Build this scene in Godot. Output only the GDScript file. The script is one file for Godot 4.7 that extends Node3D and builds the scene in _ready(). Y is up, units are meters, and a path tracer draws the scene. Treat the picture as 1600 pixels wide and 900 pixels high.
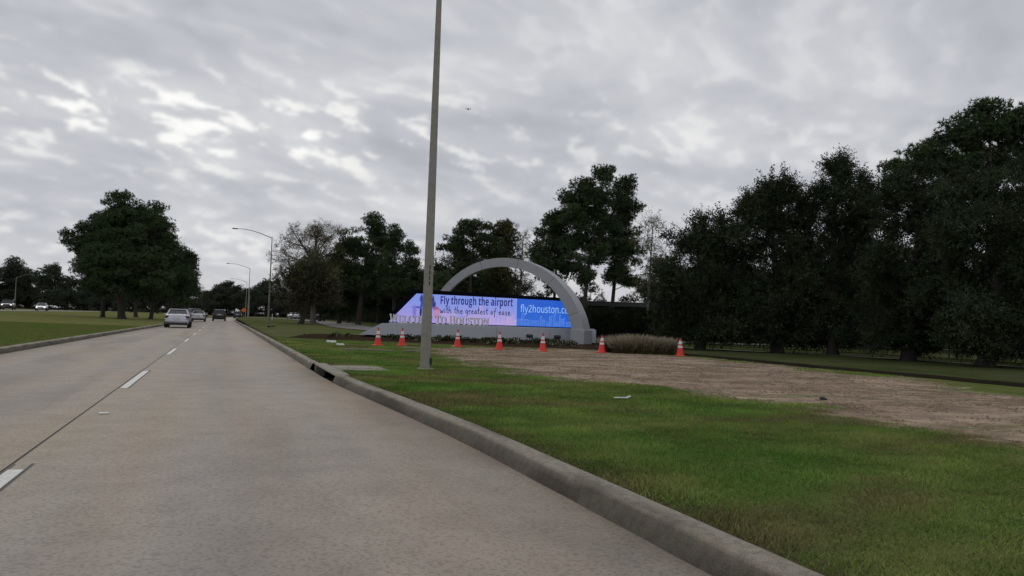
extends Node3D
# A divided airport road under an overcast sky. Road direction is -Z, right kerb at x of about 2, metres throughout.

# ---------------------------------------------------------------- mesh collector
class Shape:
	var v := PackedVector3Array()
	var n := PackedVector3Array()
	var c := PackedColorArray()
	var u := PackedVector2Array()
	var i := PackedInt32Array()
	func put(p: Vector3, nn: Vector3, col: Color, uv := Vector2.ZERO) -> int:
		v.append(p); n.append(nn); c.append(col); u.append(uv)
		return v.size() - 1
	func tri(a: Vector3, b: Vector3, d: Vector3, col := Color.WHITE):          # counter-clockwise seen from outside
		var nn := (b - a).cross(d - a).normalized()
		var k := put(a, nn, col); put(b, nn, col); put(d, nn, col)
		i.append_array([k, k + 2, k + 1])
	func quad(a: Vector3, b: Vector3, d: Vector3, e: Vector3, col := Color.WHITE):
		var nn := (d - a).cross(e - b).normalized()
		var k := put(a, nn, col, Vector2(0, 1)); put(b, nn, col, Vector2(1, 1)); put(d, nn, col, Vector2(1, 0)); put(e, nn, col, Vector2(0, 0))
		i.append_array([k, k + 2, k + 1, k, k + 3, k + 2])
	func box(o: Vector3, s: Vector3, bev := 0.0, turn := Basis(), col := Color.WHITE):   # chamfered box
		var h := s / 2.0
		var b: float = minf(bev, minf(h.x, minf(h.y, h.z)) * 0.9)
		for ax in 3:
			var a1 := (ax + 1) % 3
			var a2 := (ax + 2) % 3
			for sg in [-1.0, 1.0]:
				var q: Array[Vector3] = []
				for k in [[-1, -1], [1, -1], [1, 1], [-1, 1]]:
					var p := Vector3.ZERO
					p[ax] = h[ax] * sg; p[a1] = (h[a1] - b) * k[0]; p[a2] = (h[a2] - b) * k[1]
					q.append(o + turn * p)
				if sg > 0: quad(q[0], q[1], q[2], q[3], col)
				else: quad(q[3], q[2], q[1], q[0], col)
		if b <= 0.0: return
		for ax in 3:
			var a1 := (ax + 1) % 3
			var a2 := (ax + 2) % 3
			for s1 in [-1.0, 1.0]:
				for s2 in [-1.0, 1.0]:
					var q: Array[Vector3] = []
					for k in [[-1, 0], [1, 0], [1, 1], [-1, 1]]:
						var p := Vector3.ZERO
						p[ax] = (h[ax] - b) * k[0]
						p[a1] = (h[a1] - (b if k[1] else 0.0)) * s1
						p[a2] = (h[a2] - (0.0 if k[1] else b)) * s2
						q.append(o + turn * p)
					if s1 * s2 > 0: quad(q[0], q[1], q[2], q[3], col)
					else: quad(q[3], q[2], q[1], q[0], col)
		for sx in [-1.0, 1.0]:
			for sy in [-1.0, 1.0]:
				for sz in [-1.0, 1.0]:
					var p1 := o + turn * Vector3(h.x * sx, (h.y - b) * sy, (h.z - b) * sz)
					var p2 := o + turn * Vector3((h.x - b) * sx, h.y * sy, (h.z - b) * sz)
					var p3 := o + turn * Vector3((h.x - b) * sx, (h.y - b) * sy, h.z * sz)
					if sx * sy * sz > 0: tri(p1, p2, p3, col)
					else: tri(p1, p3, p2, col)
	func tube(path: Array, radii: Array, sides := 6, col := Color.WHITE, cap := true):
		var first := v.size()
		var prev := Vector3.ZERO
		for k in path.size():
			var d: Vector3 = (path[mini(k + 1, path.size() - 1)] - path[maxi(k - 1, 0)]).normalized()
			var a := prev
			if k == 0:
				a = d.cross(Vector3.UP) if absf(d.y) < 0.95 else d.cross(Vector3.RIGHT)
			a = (a - d * a.dot(d)).normalized()
			prev = a
			var b := d.cross(a)
			for m in sides:
				var t := TAU * m / sides
				var r := a * cos(t) + b * sin(t)
				put(path[k] + r * radii[k], r, col, Vector2(float(m) / sides, k))
		for k in path.size() - 1:
			for m in sides:
				var p := first + k * sides + m
				var q := first + k * sides + (m + 1) % sides
				i.append_array([p, p + sides, q, q, p + sides, q + sides])
		if cap:
			for e in [0, path.size() - 1]:
				var d: Vector3 = (path[0] - path[1]).normalized() if e == 0 else (path[e] - path[e - 1]).normalized()
				var o := put(path[e], d, col)
				for m in sides: put(v[first + e * sides + m], d, col)
				for m in sides:
					var p := o + 1 + m
					var q := o + 1 + (m + 1) % sides
					if e == 0: i.append_array([o, p, q])
					else: i.append_array([o, q, p])
	func lathe(profile: Array, sides := 16, o := Vector3.ZERO, col := Color.WHITE):     # [radius, height] from bottom to top
		for k in profile.size() - 1:
			var r0: float = profile[k][0]; var y0: float = profile[k][1]
			var r1: float = profile[k + 1][0]; var y1: float = profile[k + 1][1]
			var sl := Vector2(y1 - y0, r0 - r1).normalized()
			var first := v.size()
			for m in sides + 1:
				var t := TAU * m / sides
				var d := Vector3(cos(t), 0, sin(t))
				var nn := Vector3(d.x * sl.x, sl.y, d.z * sl.x)
				put(o + d * r0 + Vector3.UP * y0, nn, col)
				put(o + d * r1 + Vector3.UP * y1, nn, col)
			for m in sides:
				var p := first + m * 2
				i.append_array([p, p + 2, p + 1, p + 2, p + 3, p + 1])
	func sheet(rows: Array, cols: int):          # rows of [Vector3, Color]; smooth normals; first row to last row, winding up for x right and z backwards rows
		var first := v.size()
		for r in rows.size():
			for k in cols:
				var p: Vector3 = rows[r][k][0]
				var e: Vector3 = rows[r][mini(k + 1, cols - 1)][0] - rows[r][maxi(k - 1, 0)][0]
				var s: Vector3 = rows[mini(r + 1, rows.size() - 1)][k][0] - rows[maxi(r - 1, 0)][k][0]
				var nn := s.cross(e).normalized()
				if nn.y < 0: nn = -nn
				put(p, nn, rows[r][k][1], Vector2(p.x, p.z))
		for r in rows.size() - 1:
			for k in cols - 1:
				var a := first + r * cols + k
				var b := a + cols
				i.append_array([a, b, a + 1, a + 1, b, b + 1])
	func prism(poly: PackedVector2Array, z0: float, z1: float, col := Color.WHITE):     # outline in x, y (counter-clockwise from +z), between z0 (back) and z1 (front)
		var t := Geometry2D.triangulate_polygon(poly)
		for k in range(0, t.size(), 3):
			var a := poly[t[k]]; var b := poly[t[k + 1]]; var d := poly[t[k + 2]]
			if (b - a).cross(d - a) < 0:
				var s := b; b = d; d = s
			tri(Vector3(a.x, a.y, z1), Vector3(b.x, b.y, z1), Vector3(d.x, d.y, z1), col)
			tri(Vector3(a.x, a.y, z0), Vector3(d.x, d.y, z0), Vector3(b.x, b.y, z0), col)
		for k in poly.size():
			var a := poly[k]; var b := poly[(k + 1) % poly.size()]
			quad(Vector3(a.x, a.y, z1), Vector3(a.x, a.y, z0), Vector3(b.x, b.y, z0), Vector3(b.x, b.y, z1), col)
	func mesh() -> ArrayMesh:
		var a := []
		a.resize(Mesh.ARRAY_MAX)
		a[Mesh.ARRAY_VERTEX] = v; a[Mesh.ARRAY_NORMAL] = n; a[Mesh.ARRAY_COLOR] = c; a[Mesh.ARRAY_TEX_UV] = u; a[Mesh.ARRAY_INDEX] = i
		var m := ArrayMesh.new()
		m.add_surface_from_arrays(Mesh.PRIMITIVE_TRIANGLES, a)
		return m

# ---------------------------------------------------------------- naming helpers
var taken := {}
var M := {}
var rng := RandomNumberGenerator.new()
var wob := FastNoiseLite.new()

func numbered(called: String) -> String:
	taken[called] = taken.get(called, -1) + 1
	return called if taken[called] == 0 else "%s_%03d" % [called, taken[called]]

func tag(o: Node, label := "", category := "", group := "", kind := ""):
	if label: o.set_meta("label", label)
	if category: o.set_meta("category", category)
	if group: o.set_meta("group", group)
	if kind: o.set_meta("kind", kind)
	return o

func thing(called: String, label: String, category: String, where := Vector3.ZERO, turn := 0.0, group := "") -> Node3D:
	var o := Node3D.new()
	o.name = numbered(called)
	add_child(o)
	o.position = where
	o.rotation.y = turn
	return tag(o, label, category, group)

func part(called: String, s, material: Material, parent: Node = self) -> MeshInstance3D:
	var o := MeshInstance3D.new()
	o.name = numbered(called) if parent == self else called
	o.mesh = s.mesh() if s is Shape else s
	o.material_override = material
	parent.add_child(o, true)
	return o

func again(o: Node3D, where: Vector3, turn: float, label: String, size := 1.0) -> Node3D:
	var r: Node3D = o.duplicate()
	var plain := str(o.name)
	if plain.right(3).is_valid_int(): plain = plain.left(-4)
	r.name = numbered(plain)
	add_child(r)
	r.position = where
	r.rotation.y = turn
	r.scale = Vector3.ONE * size
	r.set_meta("label", label)
	return r

func scatter(called: String, mesh: Mesh, material: Material, places: Array, tints: Array, parent: Node = self) -> MultiMeshInstance3D:
	var mm := MultiMesh.new()
	mm.transform_format = MultiMesh.TRANSFORM_3D
	mm.use_colors = true
	mm.mesh = mesh
	mm.instance_count = places.size()
	for k in places.size():
		mm.set_instance_transform(k, places[k])
		mm.set_instance_color(k, tints[k])
	var o := MultiMeshInstance3D.new()
	o.name = numbered(called) if parent == self else called
	o.multimesh = mm
	o.material_override = material
	o.set_meta("kind", "stuff")
	parent.add_child(o, true)
	return o

func mat(called: String, col: Color, rough := 0.8, metal := 0.0) -> StandardMaterial3D:      # col is linear
	var m := StandardMaterial3D.new()
	m.resource_name = called
	m.albedo_color = col.linear_to_srgb()
	m.roughness = rough
	m.metallic = metal
	M[called] = m
	return m

func noise_tex(freq: float, oct: int, lo: Color, hi: Color, seed_: int, size := 512, kind := FastNoiseLite.TYPE_SIMPLEX_SMOOTH, spread := 0.5) -> NoiseTexture2D:
	var f := FastNoiseLite.new()
	f.noise_type = kind
	f.seed = seed_
	f.frequency = freq
	f.fractal_octaves = oct
	f.fractal_type = FastNoiseLite.FRACTAL_FBM if oct > 1 else FastNoiseLite.FRACTAL_NONE
	var t := NoiseTexture2D.new()
	t.width = size; t.height = size
	t.seamless = true
	t.noise = f
	var g := Gradient.new()
	g.offsets = PackedFloat32Array([0.5 - spread, 0.5 + spread])
	g.colors = PackedColorArray([lo.linear_to_srgb(), hi.linear_to_srgb()])
	t.color_ramp = g
	return t

func grey(x: float) -> Color:
	return Color(x, x, x)

func tile(m: StandardMaterial3D, t: Texture2D, metres: float, second: Texture2D = null, metres2 := 1.0):
	m.albedo_texture = t
	m.uv1_triplanar = true
	m.uv1_world_triplanar = true
	m.uv1_scale = Vector3.ONE / metres
	m.texture_filter = BaseMaterial3D.TEXTURE_FILTER_LINEAR_WITH_MIPMAPS
	if second:
		m.detail_enabled = true
		m.detail_albedo = second
		m.detail_blend_mode = BaseMaterial3D.BLEND_MODE_MUL
		m.detail_uv_layer = BaseMaterial3D.DETAIL_UV_2
		m.uv2_triplanar = true
		m.uv2_world_triplanar = true
		m.uv2_scale = Vector3.ONE / metres2

# ---------------------------------------------------------------- the lie of the land
func bend(z: float) -> float:                       # the road bears right beyond 120 m
	var t := maxf(0.0, -z - 120.0)
	return 0.00035 * t * t

func kerb_x(z: float) -> float:                     # foot of the right kerb
	var d := -z
	var x := 1.97 + 0.42 * (1.0 - smoothstep(6.5, 17.0, d)) - 0.0012 * maxf(0.0, d - 25.0)
	return x + bend(z)

func median_x(z: float) -> float:                   # foot of the left kerb
	return minf(-5.6 + 0.013 * -z, -4.5) + bend(z)

func rise(x: float, z: float) -> float:             # height of lawns
	var y := 0.13 + 0.02 * wob.get_noise_2d(x * 3.0, z * 3.0)
	if x > -2.0:
		y += 0.24 * smoothstep(45.0, 115.0, -z)
		y += 0.17 * clampf(bed(x, z) * 1.3 + 0.35, 0.0, 1.0)
		y -= 0.05 * smoothstep(3.2, 2.4, x - kerb_x(z) + 2.0) * 0.0
	else:
		y += 0.42 * smoothstep(2.0, 32.0, median_x(z) - x)
	return y

func frame(x: float, z: float) -> Vector2:          # coordinates along and in front of the sign
	var dx := x - 12.2
	var dz := z + 37.3
	return Vector2(dx * 0.9455 + dz * 0.3256, -dx * 0.3256 + dz * 0.9455)

func bed(x: float, z: float) -> float:              # above 0 inside the planting bed
	var f := frame(x, z)
	var w := 0.25 * wob.get_noise_2d(x * 9.0, z * 9.0)
	var front := 5.1 + 0.35 * f.x if f.x < 0.0 else 5.1 + 0.22 * f.x
	front = minf(front, 6.6)
	var q := minf(front - f.y, f.y + 4.0)
	q = minf(q, minf(f.x + 9.3 - 0.12 * f.y, 8.0 - f.x))
	return clampf(q * 0.8 + w * 0.5, -1.0, 1.0)

func dirt(x: float, z: float) -> float:             # 1 on the bare soil, 0 on the turf
	var d := -z
	var left := 6.1 + 1.9 * (1.0 - smoothstep(11.0, 17.0, d)) + 0.4 * smoothstep(9.0, 4.0, d)
	if d > 17.0: left = 6.1 + 0.06 * (d - 17.0)
	var right := 14.6 + 2.7 * smoothstep(10.0, 20.0, d)
	var edge := 0.9 * wob.get_noise_2d(x * 6.0 + 40.0, z * 6.0) + 0.5 * wob.get_noise_2d(x * 26.0, z * 26.0)
	var q := minf(minf((x - left) * 0.9, (right - x) * 0.7), (31.0 - d) * 0.5)
	return smoothstep(-0.55, 0.6, q + edge * 1.1)

# ---------------------------------------------------------------- sky
func make_sky() -> PanoramaSkyMaterial:
	var w := 2048
	var h := 1024
	var im := Image.create(w, h, false, Image.FORMAT_RGBAF)
	var a := FastNoiseLite.new()
	a.noise_type = FastNoiseLite.TYPE_SIMPLEX_SMOOTH; a.seed = 11; a.frequency = 1.0; a.fractal_octaves = 5; a.fractal_gain = 0.5
	var b := FastNoiseLite.new()
	b.noise_type = FastNoiseLite.TYPE_SIMPLEX_SMOOTH; b.seed = 71; b.frequency = 1.0; b.fractal_octaves = 4; b.fractal_gain = 0.55
	var sun := Vector3(-0.13, 0.27, -1.0).normalized()
	var data := PackedFloat32Array()
	data.resize(w * h * 4)
	data.fill(1.0)
	var k := 0
	for row in h:
		var up := (0.5 - (row + 0.5) / h) * PI
		if up < -0.02:
			for col in w:
				data[k] = 0.42; data[k + 1] = 0.42; data[k + 2] = 0.44
				k += 4
			continue
		var y := maxf(sin(up), 0.0)
		var cu := cos(up)
		var far := 1.0 / (y + 0.19)
		for col in w:
			var az := (col + 0.5) / w * TAU
			var dx := sin(az) * cu
			var dz := -cos(az) * cu
			var px := (dx * 0.80 - dz * 0.60) * far
			var pz := (dx * 0.60 + dz * 0.80) * far
			var warp := a.get_noise_2d(px * 0.6 + 9.0, pz * 0.6)
			var n1 := a.get_noise_2d(px * 0.9 + warp * 0.5, pz * 1.15 + warp * 0.4)
			var n2 := b.get_noise_2d(px * 1.9 + warp * 0.8, pz * 2.6 + warp * 0.5)
			var n3 := b.get_noise_2d(px * 4.8 + 50.0 + warp, pz * 7.6 + n2 * 0.5)
			var toward := dx * sun.x + y * sun.y + dz * sun.z
			var lit := exp(-(1.0 - toward) * 7.0)
			var band := exp(-pow((up - 0.225) / 0.055, 2.0)) + 0.4 * exp(-pow((up - 0.085) / 0.025, 2.0))
			var l := 0.555 + 0.15 * n1 + 0.11 * n2 + 0.04 * n3 + 0.05 * lit
			l = lerpf(l, 0.60 + 0.06 * n2 + 0.04 * n3, smoothstep(0.17, 0.03, y) * 0.8)
			var gap := smoothstep(-0.05, 0.46, n3 * 1.3 + 0.5 * n2 + 0.2 * n1 - 0.18 + 0.08 * lit * band)
			l += gap * (0.04 + 0.31 * lit * band)
			var warm := clampf((l - 0.52) * 3.0, 0.0, 1.0)
			var low := smoothstep(0.10, 0.0, y) * 0.03
			data[k] = l * lerpf(0.955, 1.005, warm) + low
			data[k + 1] = l * lerpf(0.985, 1.0, warm) + low * 0.4
			data[k + 2] = l * lerpf(1.07, 0.985, warm)
			k += 4
	im = Image.create_from_data(w, h, false, Image.FORMAT_RGBAF, data.to_byte_array())
	var m := PanoramaSkyMaterial.new()
	m.panorama = ImageTexture.create_from_image(im)
	return m

# ---------------------------------------------------------------- materials
func make_materials():
	var speck := noise_tex(0.20, 3, grey(0.70), grey(1.30), 5, 1024, FastNoiseLite.TYPE_VALUE, 0.26)
	var blotch := noise_tex(0.02, 5, grey(0.84), grey(1.08), 6, 512)
	var grain := noise_tex(0.09, 4, grey(0.62), grey(1.28), 7, 512, FastNoiseLite.TYPE_SIMPLEX, 0.32)
	var m := mat("road_concrete", Color(0.365, 0.310, 0.260), 0.85)
	m.vertex_color_use_as_albedo = true
	tile(m, speck, 3.2, blotch, 7.3)
	m = mat("kerb_concrete", Color(0.31, 0.277, 0.225), 0.95)
	m.vertex_color_use_as_albedo = true
	tile(m, grain, 0.8, noise_tex(0.03, 5, grey(0.72), grey(1.16), 31, 512, FastNoiseLite.TYPE_SIMPLEX, 0.35), 1.9)
	m.heightmap_enabled = true; m.heightmap_texture = grain; m.heightmap_scale = 0.4
	m = mat("pale_concrete", Color(0.29, 0.27, 0.21), 0.95)
	tile(m, grain, 0.8, blotch, 2.9)
	m = mat("far_road", Color(0.20, 0.19, 0.17), 0.95)
	tile(m, grain, 3.0, blotch, 9.0)
	m = mat("joint_seal", Color(0.05, 0.042, 0.038), 0.8)
	m = mat("lane_paint", Color(0.66, 0.66, 0.62), 0.7)
	tile(m, noise_tex(0.05, 4, grey(0.7), grey(1.08), 15, 256), 0.8)
	m = mat("black_paint", Color(0.035, 0.035, 0.035), 0.8)
	m = mat("turf", Color(1, 1, 1), 1.0)
	m.specular_mode = BaseMaterial3D.SPECULAR_DISABLED
	m.vertex_color_use_as_albedo = true
	tile(m, noise_tex(0.16, 4, grey(0.58), grey(1.34), 8, 512), 2.1, noise_tex(0.02, 5, grey(0.72), grey(1.22), 9, 512), 13.0)
	m = mat("grass_blade", Color(1, 1, 1), 0.85)
	m.vertex_color_use_as_albedo = true
	m.metallic_specular = 0.25
	m.backlight_enabled = true; m.backlight = Color(0.35, 0.35, 0.3)
	m = mat("soil", Color(1, 1, 1), 1.0)
	m.specular_mode = BaseMaterial3D.SPECULAR_DISABLED
	m.vertex_color_use_as_albedo = true
	tile(m, grain, 0.9)
	m = mat("leaf", Color(1, 1, 1), 0.85)
	m.specular_mode = BaseMaterial3D.SPECULAR_DISABLED
	m.vertex_color_use_as_albedo = true
	m.backlight_enabled = true; m.backlight = Color(0.15, 0.17, 0.1)
	m = mat("bark", Color(0.055, 0.046, 0.039), 0.95)
	tile(m, noise_tex(0.05, 4, grey(0.5), grey(1.4), 10, 256), 0.8)
	m = mat("pale_bark", Color(0.17, 0.15, 0.13), 0.95)
	tile(m, noise_tex(0.05, 4, grey(0.55), grey(1.35), 12, 256), 0.8)
	m = mat("lamp_pole", Color(0.30, 0.285, 0.245), 0.7)
	tile(m, noise_tex(0.03, 4, grey(0.72), grey(1.18), 13, 256), 1.7)
	m = mat("lamp_metal", Color(0.22, 0.22, 0.21), 0.5, 0.4)
	m = mat("lens", Color(0.5, 0.5, 0.48), 0.3)
	m = mat("sign_panel", Color(0.46, 0.475, 0.52), 0.5)
	tile(m, noise_tex(0.012, 4, grey(0.9), grey(1.08), 14, 256), 3.0)
	m = mat("arch_panel", Color(0.36, 0.37, 0.395), 0.45)
	tile(m, noise_tex(0.012, 4, grey(0.9), grey(1.08), 16, 256), 3.0)
	m = mat("screen_frame", Color(0.006, 0.008, 0.013), 0.9)
	m.metallic_specular = 0.12
	m = mat("letter_metal", Color(0.93, 0.93, 0.95), 0.3)
	m = mat("letter_shade", Color(0.06, 0.06, 0.065), 0.6)
	m = mat("cone_plastic", Color(0.78, 0.045, 0.03), 0.5)
	tile(m, noise_tex(0.04, 3, grey(0.8), grey(1.1), 17, 128), 0.5)
	m = mat("cone_band", Color(0.72, 0.72, 0.72), 0.4)
	m = mat("cone_tip", Color(0.16, 0.02, 0.02), 0.7)
	m = mat("rubber", Color(0.014, 0.014, 0.015), 0.8)
	m = mat("car_glass", Color(0.02, 0.024, 0.028), 0.08)
	m = mat("car_trim", Color(0.02, 0.02, 0.022), 0.5)
	m = mat("wheel_rim", Color(0.4, 0.4, 0.42), 0.35, 0.8)
	m = mat("tail_light", Color(0.10, 0.012, 0.012), 0.25)
	m = mat("plate", Color(0.6, 0.6, 0.58), 0.5)
	for p in [["silver", Color(0.5, 0.5, 0.55), 0.6], ["pearl", Color(0.55, 0.56, 0.57), 0.4], ["black", Color(0.016, 0.016, 0.018), 0.1], ["navy", Color(0.02, 0.028, 0.06), 0.1], ["white", Color(0.68, 0.68, 0.67), 0.0], ["charcoal", Color(0.04, 0.042, 0.045), 0.2]]:
		m = mat("paint_" + p[0], p[1], 0.35, p[2])
		m.clearcoat_enabled = true; m.clearcoat = 0.8; m.clearcoat_roughness = 0.08
	m = mat("headlight", Color(0.7, 0.7, 0.7), 0.3)
	m.emission_enabled = true; m.emission = Color(1.0, 0.97, 0.9); m.emission_energy_multiplier = 1.3
	m = mat("orange_sign", Color(0.75, 0.16, 0.02), 0.5)
	m = mat("litter", Color(0.7, 0.7, 0.68), 0.7)
	m = mat("dark_plastic", Color(0.015, 0.016, 0.017), 0.6)
	m = mat("wall_render", Color(0.45, 0.44, 0.42), 0.9)
	tile(m, grain, 2.0)
	m = mat("roof_sheet", Color(0.055, 0.055, 0.06), 0.7)
	m = mat("window_glass", Color(0.05, 0.07, 0.08), 0.1)
	m = mat("plane_white", Color(0.7, 0.7, 0.72), 0.4)
	m = mat("plane_dark", Color(0.08, 0.09, 0.12), 0.5)

func band(called: String, pts: Array, half: float, lift: float, material: Material) -> MeshInstance3D:   # a strip of road laid along points on the lawn
	var curve := Curve3D.new()
	for k in pts.size():
		var p := Vector3(pts[k].x, 0, pts[k].y)
		var q := Vector3.ZERO
		if k > 0 and k < pts.size() - 1:
			q = Vector3(pts[k + 1].x - pts[k - 1].x, 0, pts[k + 1].y - pts[k - 1].y) / 6.0
		curve.add_point(p, -q, q)
	curve.bake_interval = 1.0
	var rows := []
	var n := int(curve.get_baked_length() / 2.0)
	for k in n + 1:
		var d := curve.get_baked_length() * k / n
		var p := curve.sample_baked(d)
		var q := curve.sample_baked(minf(d + 0.5, curve.get_baked_length())) - curve.sample_baked(maxf(d - 0.5, 0.0))
		var side := Vector3(-q.z, 0, q.x).normalized()
		var row := []
		for s in 7:
			var o := p + side * half * (s / 3.0 - 1.0)
			o.y = rise(o.x, o.z) + lift
			row.append([o, Color.WHITE])
		rows.append(row)
	var s := Shape.new()
	s.sheet(rows, 7)
	var o := part(called, s, material)
	o.set_meta("kind", "structure")
	return o

func ground_and_road():
	# the land out to the horizon, well under the lawns
	var s := Shape.new()
	s.quad(Vector3(-4000, -0.6, 600), Vector3(4000, -0.6, 600), Vector3(4000, -0.6, -6000), Vector3(-4000, -0.6, -6000), Color(0.06, 0.075, 0.035))
	part("ground", s, M.turf).set_meta("kind", "structure")
	var zs := []
	var z := 14.0
	while z > -440.0:
		zs.append(z)
		z -= 0.22 if z > -40.0 else (0.6 if z > -60.0 else 0.6 + (-60.0 - z) * 0.04)
	# right lawn with its bare patch
	var offs := []
	var x := 0.0
	while x < 170.0:
		offs.append(x)
		x += 0.22 if x < 20.0 else 0.22 + (x - 20.0) * 0.12
	var rows := []
	for zz in zs:
		var row := []
		for o in offs:
			var px: float = kerb_x(zz) + 0.23 + o
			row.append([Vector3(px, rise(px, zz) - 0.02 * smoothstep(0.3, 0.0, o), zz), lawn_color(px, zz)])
		rows.append(row)
	s = Shape.new()
	s.sheet(rows, offs.size())
	part("lawn", s, M.turf).set_meta("kind", "structure")
	# median lawn and the land beyond the opposite carriageway
	offs.clear()
	x = 0.0
	while x < 260.0:
		offs.append(x)
		x += 0.5 if x < 12.0 else 0.5 + (x - 12.0) * 0.08
	offs.reverse()
	rows = []
	for k in range(0, zs.size(), 2):
		var zz: float = zs[k]
		var row := []
		for o in offs:
			var px: float = median_x(zz) - 0.23 - o
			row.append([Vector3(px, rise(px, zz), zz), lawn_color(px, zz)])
		rows.append(row)
	s = Shape.new()
	s.sheet(rows, offs.size())
	part("median_lawn", s, M.turf).set_meta("kind", "structure")
	# the carriageway: two concrete lanes with a sealed joint between them
	var road := thing("road", "", "")
	road.set_meta("kind", "structure")
	for lane in 2:
		rows = []
		z = 14.0
		while z > -440.0:
			var row := []
			var l := median_x(z) if lane == 0 else -1.49 + bend(z)
			var r := -1.515 + bend(z) if lane == 0 else kerb_x(z) + 0.02
			for k in 41:
				var px := lerpf(l, r, k / 40.0)
				var q := 1.0 - 0.20 * exp(-pow((px - (l + r) / 2.0) / 0.6, 2.0)) * (0.6 + 0.6 * wob.get_noise_2d(px * 6.0, z * 0.9))
				var gutter := exp(-pow((r - px if lane == 1 else px - l) / 0.55, 2.0)) * (0.8 + 0.6 * wob.get_noise_2d(px * 8.0 + 30.0, z * 5.0))
				q -= 0.42 * gutter
				q += 0.07 * exp(-pow((px - r + 1.3) / 0.5, 2.0)) - 0.10 * exp(-pow((px + 0.95) / 0.5, 2.0)) * (0.7 + 0.6 * wob.get_noise_2d(px * 7.0, z * 1.0 + 400.0))
				q -= 0.18 * smoothstep(0.15, 0.5, wob.get_noise_2d(px * 9.0 + 7.0, z * 1.2)) * (1.0 if lane == 0 else 0.5)
				q *= 0.94 if lane == 0 else 1.0
				q += 0.03 * wob.get_noise_2d(px * 14.0, z * 3.0 + 80.0) + 0.09 * wob.get_noise_2d(px * 24.0, z * 0.5 + 180.0)
				# darker drip stains where the slabs meet
				var joint := fposmod(-z + 3.0, 12.2) - 6.1
				q -= 0.10 * exp(-joint * joint * 0.9) * exp(-pow((px - (l + r) / 2.0) / 0.8, 2.0))
				var tan_ := 0.07 * wob.get_noise_2d(px * 16.0 + 900.0, z * 0.7) + 0.05 * wob.get_noise_2d(px * 7.0 + 300.0, z * 3.0) + 0.06 * gutter
				row.append([Vector3(px, 0.0, z), Color(q * (1.0 + tan_), q, q * (0.99 - tan_ * 1.6))])
			rows.append(row)
			z -= 0.3 if z > -40.0 else 1.0
		s = Shape.new()
		s.sheet(rows, 41)
		part("lane_slab", s, M.road_concrete, road)
	s = Shape.new()
	z = 14.0
	while z > -120.0:
		var w0 := 0.5 * wob.get_noise_2d(z * 20.0, 3.0) * 0.012
		s.quad(Vector3(-1.52 + w0, -0.006, z), Vector3(-1.485 + w0, -0.006, z), Vector3(-1.485 + w0, -0.006, z - 0.6), Vector3(-1.52 + w0, -0.006, z - 0.6))
		z -= 0.6
	part("joint_seal", s, M.joint_seal, road)
	# broken lane line with black contrast edges
	for k in 12:
		var z0 := 7.75 - 10.75 * k
		var z1 := z0 - 3.9
		s = Shape.new()
		s.quad(Vector3(-1.475, 0.004, z0), Vector3(-1.365, 0.004, z0), Vector3(-1.365, 0.004, z1), Vector3(-1.475, 0.004, z1))
		var d := part("lane_dash", s, M.lane_paint, road)
		var e := Shape.new()
		for q in [[-1.365, -1.342], [-1.484, -1.475]]:
			e.quad(Vector3(q[0], 0.003, z0 + 0.03), Vector3(q[1], 0.003, z0 + 0.03), Vector3(q[1], 0.003, z1 - 0.25), Vector3(q[0], 0.003, z1 - 0.25))
		part("contrast_edge", e, M.black_paint, d)
	# kerbs: rounded noses, broken on the right by the storm drain
	kerb(14.0, -14.95, true); kerb(-18.6, -440.0, true); kerb(14.0, -440.0, false)
	# opposite carriageway, the loop road behind the sign, the path under the oaks
	band("opposite_road", [Vector2(-33, 20), Vector2(-33, -60), Vector2(-33, -160), Vector2(-31, -250), Vector2(-20, -420)], 4.2, 0.03, M.far_road)
	band("loop_road", [Vector2(62, -50), Vector2(34, -51), Vector2(18, -57), Vector2(12.6, -69), Vector2(12.9, -90), Vector2(14.3, -108), Vector2(15.6, -150), Vector2(13.0, -190), Vector2(4.5, -216)], 2.3, 0.05, M.far_road)
	band("footpath", [Vector2(29.6, 14), Vector2(29.6, -10), Vector2(30.2, -24), Vector2(28.6, -32), Vector2(24.9, -37), Vector2(19, -46)], 0.55, 0.02, M.pale_concrete)
	# the cut sod edge that runs along the far side of the bare soil
	var rows2 := []
	z = 14.0
	while z > -33.0:
		var w1 := 0.10 * wob.get_noise_2d(z * 12.0, 50.0)
		var h0 := rise(17.9, z)
		var row := []
		for q in [[17.62, -0.02], [17.72, 0.01], [17.80, 0.085], [17.98, 0.10], [18.3, 0.06], [18.9, 0.0]]:
			var turf := Color(0.08, 0.095, 0.04) if q[0] > 17.9 else Color(0.03, 0.025, 0.019)
			row.append([Vector3(q[0] + w1, h0 + q[1], z), turf])
		rows2.append(row)
		z -= 0.5
	s = Shape.new()
	s.sheet(rows2, 6)
	part("sod_edge", s, M.turf).set_meta("kind", "structure")

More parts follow.
